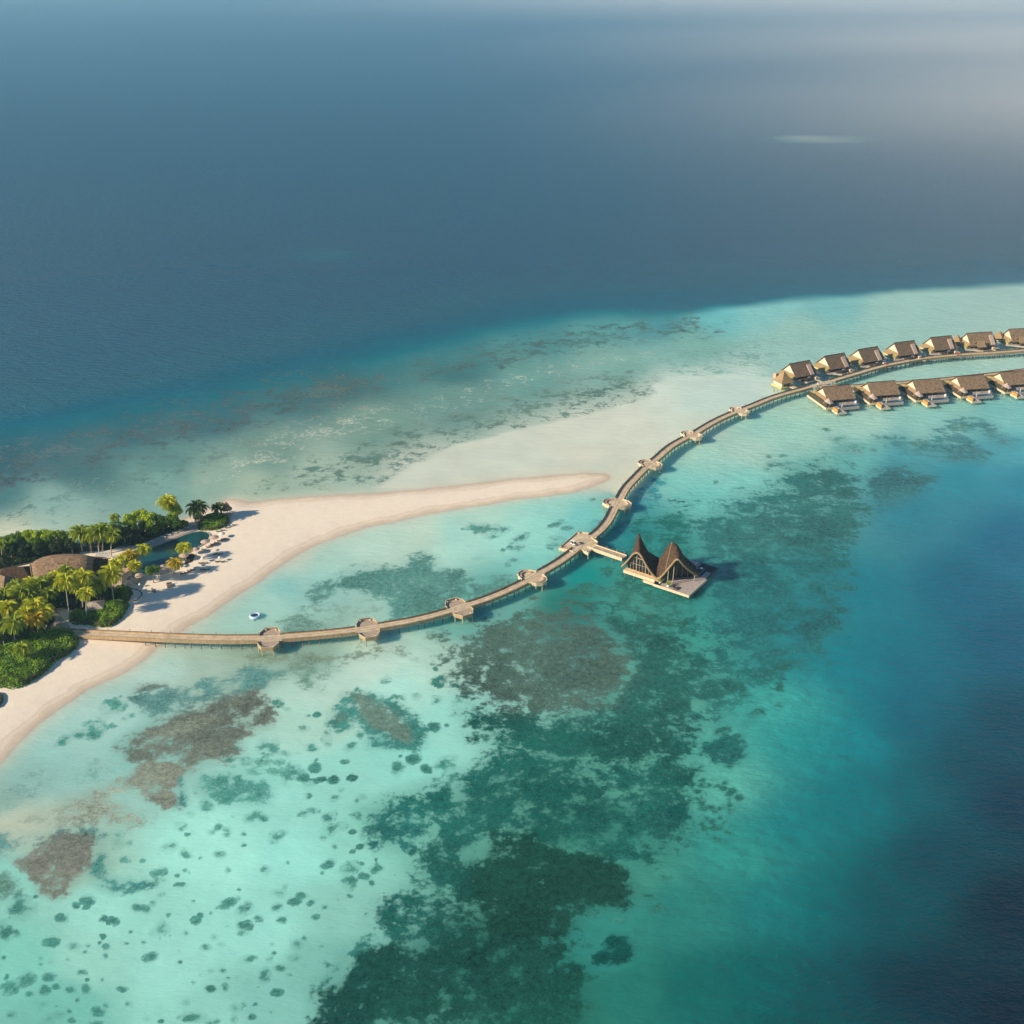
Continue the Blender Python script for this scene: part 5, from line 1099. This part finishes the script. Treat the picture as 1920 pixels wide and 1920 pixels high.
p = at(477, 1164, 0); o = empty('buoy', (p.x, p.y, 0), 0, 'small grey mooring buoy just below the trampoline', 'buoy')
MB().lathe((0, 0), [(0, -.2), (.3, -.1), (.32, .15), (0, .35)], 10).build('float', 'metal_grey', o); MB().cone((0, 0), .34, .55, .04, .04, 6).build('ring', 'rail_dark', o)
# ---------------------------------------------------------------- palms
def palm_crown(seed, n=26, L0=4.2, droop=1.0, m='palm_green'):
    rr = random.Random(seed); mb = MB()
    for k in range(n):
        az = k*2.399963+rr.uniform(-.2, .2); f = k/n; el = R(72-104*f+rr.uniform(-8, 8)); L_ = L0*(.78+.3*math.sin(math.pi*min(1, f+.15)))*rr.uniform(.9, 1.08)
        hd = Vector((math.cos(az), math.sin(az), 0)); side = Vector((-hd.y, hd.x, 0)); p = Vector((0, 0, 0)); e = el; seg = 11; pts = [p.copy()]
        for i in range(seg):
            p = p+(hd*math.cos(e)+Vector((0, 0, math.sin(e))))*L_/seg; e -= R(9.5)*droop*(.35+i/seg*1.2); pts.append(p.copy())
        tw = rr.uniform(-.4, .4)
        for i in range(1, seg+1):
            a, b = pts[i-1], pts[i]; t = (b-a).normalized(); up = side.cross(t)
            ll = L_*.30*math.sin(math.pi*min(.97, (i-.2)/seg*.86+.1))
            for s in (-1, 1):
                for h_ in (0, .5):
                    o = a.lerp(b, h_); w_ = (side*s*math.cos(.5+tw*s)-up*(.75)+t*.55).normalized()*ll*rr.uniform(.85, 1.1)
                    mb.add([o-t*.16, o+t*.20, o+w_], [(0, 1, 2)])
        rc = MB()
    return mb
crowns = {}
def palm(cx, cy, bx, by, r, kind, label, seed):
    b = sand_at(bx, by); lo, hi = 2., 26.
    for _ in range(30):
        mid = (lo+hi)/2; q = at(cx, cy, mid)
        if q.y > b.y: lo = mid
        else: hi = mid
    q = at(cx, cy, lo); hgt = min(max(lo-b.z, 2.2), 17)
    root = empty('palm_tree', b, 0, label, 'palm tree', 'coconut palms on the island')
    lean = Vector((q.x-b.x, 0, 0)); lean.x = max(-3.5, min(3.5, lean.x)); pts = []
    for i in range(9):
        f = i/8; pts.append(Vector((lean.x*f**1.6, .3*math.sin(f*3), hgt*f)))
    MB().tube(pts, [.26-.12*i/8 for i in range(9)], 7).build('trunk', 'palm_trunk', root)
    key = (kind, seed % 4)
    if key not in crowns:
        o = palm_crown(seed*7+1, 38, 4.2, 1.15, kind).build('crown', kind, root); crowns[key] = o
    else: o = crowns[key].copy(); C.objects.link(o); o.parent = root
    s = at(0, by, 0); sc = r/(4.4*((by+66)*cp/CAM_H))*1.38
    o.location = pts[-1]; o.rotation_euler = (R((seed*37) % 11-5), R((seed*53) % 11-5), seed*1.7); o.scale = (sc, sc, sc)
PALMS = [(314,941,319,984,17,'palm_yellow','bright yellow palm rising above the round trees by the pool'),(369,953,367,980,18,'palm_dark','dark green palm standing alone between trees and bush on the point'),(409,951,410,972,12,'palm_dark','small dark palm in the bush beside the pointed hut'),
(150,1000,154,1034,20,'palm_green','broad palm at the left end of the row behind the pool path'),(183,998,186,1040,20,'palm_green','tall palm in the middle of the row above the white pergola'),(209,1002,209,1043,16,'palm_green','drooping palm right of the row above the white pergola'),(215,969,217,995,9,'palm_green','small pale palm head sticking out above the far tree line'),(195,992,193,1038,15,'palm_green','palm tucked between the two tallest above the pergola'),
(269,1030,263,1058,13,'palm_yellow','palm leaning over the left part of the pool'),(244,1042,247,1066,15,'palm_gold','golden bushy palm at the left end of the pool'),(252,1060,250,1081,13,'palm_yellow','low yellow palm in front of the pool left end'),(345,1026,349,1052,13,'palm_yellow','yellow palm standing at the middle of the pool near side'),(328,1056,326,1078,14,'palm_gold','golden bush-like palm below the pool'),
(122,1090,130,1150,19,'palm_yellow','tall palm with bare trunk left of the hedge'),(156,1083,156,1142,19,'palm_yellow','tall palm second from left behind the hedge'),(162,1112,163,1160,15,'palm_yellow','lower palm whose trunk stands inside the hedge'),(206,1078,214,1130,21,'palm_yellow','tall leaning palm at the right behind the hedge'),(218,1057,226,1098,14,'palm_yellow','palm beside the pinkish building at the pool end'),(123,1068,126,1104,13,'palm_green','palm in front of the middle of the long roof'),(106,1082,108,1118,15,'palm_yellow','palm before the left half of the long roof'),
(73,1097,75,1134,19,'palm_green','palm in the dense grove below the left of the long roof'),(38,1112,40,1150,21,'palm_green','palm in the grove under the left hip roof'),(66,1137,70,1172,21,'palm_yellow','palm at the centre of the left grove'),(67,1160,72,1190,20,'palm_gold','most golden palm, low in the left grove'),(25,1170,29,1212,21,'palm_green','large palm at the lower left of the grove'),(84,1146,88,1180,17,'palm_yellow','palm at the right side of the left grove'),
(42,1216,45,1244,16,'palm_green','small dull palm in the lower hedge'),(3,1019,4,1046,11,'palm_green','palm at the left edge behind the houses'),(28,1098,30,1132,14,'palm_green','palm close to the left hip roof'),(54,1118,56,1152,17,'palm_green','palm between the grove centre and the hip roof'),(140,1078,142,1116,14,'palm_green','palm before the right half of the long roof'),(90,1112,92,1144,16,'palm_green','shaded palm above the sandy path'),
(14,1140,18,1176,19,'palm_yellow','palm crown at the left edge of the grove, upper one'),(48,1150,52,1186,18,'palm_yellow','palm between the golden palm and the large lower left one'),(58,1094,62,1128,16,'palm_yellow','palm touching the right side of the broad roof'),(86,1090,90,1124,15,'palm_green','palm in the gap between the roofs and the grove'),(142,1098,144,1134,16,'palm_green','darker palm between the two bare-trunk palms'),(186,1096,190,1134,16,'palm_green','dull palm left of the leaning tall palm'),(6,1116,10,1150,17,'palm_green','palm under the roof at the left edge'),(230,1048,233,1072,12,'palm_yellow','small palm against the left wall of the pool'),(170,1002,171,1036,15,'palm_green','palm filling the gap at the left of the row above the pergola'),(325,950,328,984,11,'palm_green','small palm poking from the pool-side trees')]
for i, (cx, cy, bx, by, r, k, lb) in enumerate(PALMS): palm(cx, cy+2, bx, by, r, k, lb, i)
# ---------------------------------------------------------------- broadleaf trees and hedges
def leaf_quad(mb, p, n, s, rr):
    t = Vector((rr.gauss(0, 1), rr.gauss(0, 1), rr.gauss(0, 1))); n = (n+t*.45).normalized(); a = n.orthogonal().normalized(); b = n.cross(a)
    q = rr.uniform(0, 3.14); c_, s_ = math.cos(q), math.sin(q); u = (a*c_+b*s_)*s; v = (b*c_-a*s_)*s*.62
    mb.add([p-u*.5, p+v*.5, p+u*.5, p-v*.5], [(0, 1, 2, 3)])
def tree(px, py, r, by, m, label, seed, name='broadleaf_tree', trunk=True):
    rr = random.Random(seed*13+5); s_ = (by+66)*cp/CAM_H; rad = r/s_
    b = sand_at(px, by); lo, hi = 1., 22.
    for _ in range(30):
        mid = (lo+hi)/2
        if at(px, py, mid).y > b.y: lo = mid
        else: hi = mid
    h = max(lo-b.z, rad*.8); root = empty(name, b, 0, label, 'tree', 'broadleaf trees on the island')
    tk = MB(); tk.tube([(0, 0, 0), (.1, .1, h*.45), (.0, 0, h*.8)], [.28, .2, .12], 7)
    cl = []
    for k in range(15):
        d = Vector((rr.gauss(0, 1), rr.gauss(0, 1), rr.gauss(0, .8))).normalized()*rad*rr.uniform(.35, .72); d.z *= .75
        cl.append((Vector((0, 0, h))+d, rad*rr.uniform(.26, .46)))
        if k < 5: tk.tube([(.05, .05, h*.5), (d.x*.5, d.y*.5, h+d.z*.4), (d.x*.9, d.y*.9, h+d.z*.9)], [.12, .07, .03], 5)
    tk.build('trunk', 'trunk', root)
    mb = MB(); N_ = int(260+rad*rad*28)
    for c_, cr_ in cl:
        for _ in range(int(N_*cr_/rad*.62)):
            n = Vector((rr.gauss(0, 1), rr.gauss(0, 1), rr.gauss(.25, 1))).normalized(); leaf_quad(mb, c_+n*cr_*rr.uniform(.72, 1.1), n, rr.uniform(.45, .8), rr)
    mb.build('crown', m, root); return root
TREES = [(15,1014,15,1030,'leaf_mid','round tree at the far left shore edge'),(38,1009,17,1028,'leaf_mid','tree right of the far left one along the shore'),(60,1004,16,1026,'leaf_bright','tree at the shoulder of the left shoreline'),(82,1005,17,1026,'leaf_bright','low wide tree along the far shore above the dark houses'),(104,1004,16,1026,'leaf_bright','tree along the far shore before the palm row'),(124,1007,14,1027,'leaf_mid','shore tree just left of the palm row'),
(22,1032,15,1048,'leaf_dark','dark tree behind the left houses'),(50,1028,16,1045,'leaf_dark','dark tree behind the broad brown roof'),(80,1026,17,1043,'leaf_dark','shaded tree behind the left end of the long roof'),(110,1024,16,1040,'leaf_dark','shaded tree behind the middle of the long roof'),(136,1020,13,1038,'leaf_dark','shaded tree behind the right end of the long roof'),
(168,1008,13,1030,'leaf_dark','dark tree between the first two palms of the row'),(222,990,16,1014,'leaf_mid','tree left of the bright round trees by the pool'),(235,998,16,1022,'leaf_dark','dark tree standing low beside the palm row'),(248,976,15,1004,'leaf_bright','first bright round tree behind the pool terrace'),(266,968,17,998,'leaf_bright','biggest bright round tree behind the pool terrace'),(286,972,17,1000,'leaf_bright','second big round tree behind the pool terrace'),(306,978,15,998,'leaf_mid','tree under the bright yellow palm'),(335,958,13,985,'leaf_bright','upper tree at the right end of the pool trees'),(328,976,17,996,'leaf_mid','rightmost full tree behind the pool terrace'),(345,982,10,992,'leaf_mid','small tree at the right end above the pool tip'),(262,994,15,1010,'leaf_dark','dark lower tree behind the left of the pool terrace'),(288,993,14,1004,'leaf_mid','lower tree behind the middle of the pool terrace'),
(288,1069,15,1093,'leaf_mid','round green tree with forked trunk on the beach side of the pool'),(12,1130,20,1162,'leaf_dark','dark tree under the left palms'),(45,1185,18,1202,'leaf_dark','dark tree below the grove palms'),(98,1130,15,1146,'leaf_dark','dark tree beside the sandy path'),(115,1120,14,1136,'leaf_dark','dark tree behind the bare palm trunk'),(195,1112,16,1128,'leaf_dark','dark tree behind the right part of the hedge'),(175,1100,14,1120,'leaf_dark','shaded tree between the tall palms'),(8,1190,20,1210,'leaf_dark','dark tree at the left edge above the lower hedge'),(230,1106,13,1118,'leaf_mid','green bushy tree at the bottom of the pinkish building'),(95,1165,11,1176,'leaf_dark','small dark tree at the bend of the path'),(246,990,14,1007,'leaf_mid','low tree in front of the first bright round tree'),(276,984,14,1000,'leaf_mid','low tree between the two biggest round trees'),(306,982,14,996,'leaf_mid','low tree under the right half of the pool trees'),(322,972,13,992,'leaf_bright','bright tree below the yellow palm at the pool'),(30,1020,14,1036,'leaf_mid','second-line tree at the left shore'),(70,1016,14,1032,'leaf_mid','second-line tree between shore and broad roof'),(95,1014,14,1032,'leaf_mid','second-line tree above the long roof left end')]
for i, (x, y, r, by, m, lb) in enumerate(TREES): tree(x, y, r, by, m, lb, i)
def hedge(poly, hgt, m, label, seed, dens=10, leaf=.62):
    rr = random.Random(seed); P_ = [sand_at(x, y) for x, y in poly]; pa = np.array([[p.x, p.y] for p in P_]); c0 = pa.mean(0)
    base = gz(*c0); root = empty('hedge', (c0[0], c0[1], base), 0, label, 'hedge', 'thick green hedges beside the jetty and hut')
    lo, hi = pa.min(0), pa.max(0); area = abs(sum(pa[i][0]*pa[(i+1) % len(pa)][1]-pa[(i+1) % len(pa)][0]*pa[i][1] for i in range(len(pa))))/2
    n = int(area*dens); q = np.random.default_rng(seed).uniform(lo, hi, (int(n*(hi-lo).prod()/area)+10, 2)); d = seg_sdf(q, pa); q = q[d > -.2]; d = d[d > -.2]
    bump = vnoise(q, 3.2, seed, 2); z = hgt*(1-np.exp(-np.maximum(d+.25, 0)/1.1))*(.82+.34*bump)
    e = .6; gx_ = (vnoise(q+[e, 0], 3.2, seed, 2)-bump)*hgt*.5/e; gy_ = (vnoise(q+[0, e], 3.2, seed, 2)-bump)*hgt*.5/e
    mb = MB()
    for i in range(len(q)):
        nn = Vector((-gx_[i], -gy_[i], 1.0)); k = 2 if d[i] < 1.2 else 1
        for r_ in range(k):
            zz = z[i]*(rr.uniform(.15, 1) if r_ else 1)-rr.uniform(0, .35); leaf_quad(mb, Vector((q[i][0]-c0[0], q[i][1]-c0[1], max(.1, zz))), nn, rr.uniform(.7, 1.25)*leaf, rr)
    mb.build('foliage', m, root)
    # dark filler block added under the leaves to stop see-through
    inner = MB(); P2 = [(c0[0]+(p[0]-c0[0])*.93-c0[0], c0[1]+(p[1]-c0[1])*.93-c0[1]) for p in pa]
    inner.prism(P2, -.3, hgt*.45).build('dark_filler', 'dark_screen', root)
hedge([(131,1153),(140,1145),(158,1148),(172,1149),(190,1138),(208,1130),(228,1127),(241,1131),(243,1138),(232,1155),(222,1166),(208,1176),(190,1177),(165,1172),(140,1172),(131,1164)], 2.6, 'leaf_hedge', 'thick bright green hedge on the upper side of the jetty start', 3)
hedge([(-30,1222),(10,1212),(50,1198),(92,1184),(118,1180),(140,1188),(147,1198),(146,1214),(128,1228),(104,1240),(84,1262),(60,1278),(42,1288),(22,1293),(8,1288),(-30,1295)], 3.0, 'leaf_hedge', 'large bright green hedge on the lower side of the jetty start', 5)
hedge([(-30,1296),(0,1300),(5,1306),(4,1318),(-4,1328),(-30,1335)], 2.0, 'leaf_hedge', 'sliver of hedge cut by the left edge below the large one', 7)
hedge([(369,990),(375,975),(388,966),(405,962),(420,964),(430,970),(430,980),(422,988),(408,993),(392,995),(378,994)], 2.4, 'leaf_hedge', 'round green bush on the sandy point below the pointed hut', 9)
hedge([(348,1046),(358,1040),(364,1040),(363,1048),(354,1056),(347,1058)], 1.4, 'leaf_dark', 'small dark clipped hedge behind the parasols by the pool', 11)
hedge([(222,1108),(232,1102),(245,1104),(249,1114),(243,1126),(230,1130),(222,1124)], 2.2, 'leaf_mid', 'dark green hedge beside the ring of stones', 13)
# low undergrowth under the trees, one mass
def undergrowth(polys, seed=21):
    rr = random.Random(seed); mb = MB()
    for poly, hh_, dn in polys:
        pa = np.array([[*sand_at(x, y)[:2]] for x, y in poly]); lo, hi = pa.min(0), pa.max(0)
        n = int((hi-lo).prod()*dn); q = np.random.default_rng(seed).uniform(lo, hi, (n, 2)); d = seg_sdf(q, pa); q = q[d > 0]; b_ = vnoise(q, 2.5, 4, 2)
        for i in range(len(q)): leaf_quad(mb, Vector((q[i][0], q[i][1], .95+hh_*(.55+.45*b_[i])*rr.uniform(.3, 1))), Vector((0, 0, 1)), rr.uniform(.7, 1.3), rr)
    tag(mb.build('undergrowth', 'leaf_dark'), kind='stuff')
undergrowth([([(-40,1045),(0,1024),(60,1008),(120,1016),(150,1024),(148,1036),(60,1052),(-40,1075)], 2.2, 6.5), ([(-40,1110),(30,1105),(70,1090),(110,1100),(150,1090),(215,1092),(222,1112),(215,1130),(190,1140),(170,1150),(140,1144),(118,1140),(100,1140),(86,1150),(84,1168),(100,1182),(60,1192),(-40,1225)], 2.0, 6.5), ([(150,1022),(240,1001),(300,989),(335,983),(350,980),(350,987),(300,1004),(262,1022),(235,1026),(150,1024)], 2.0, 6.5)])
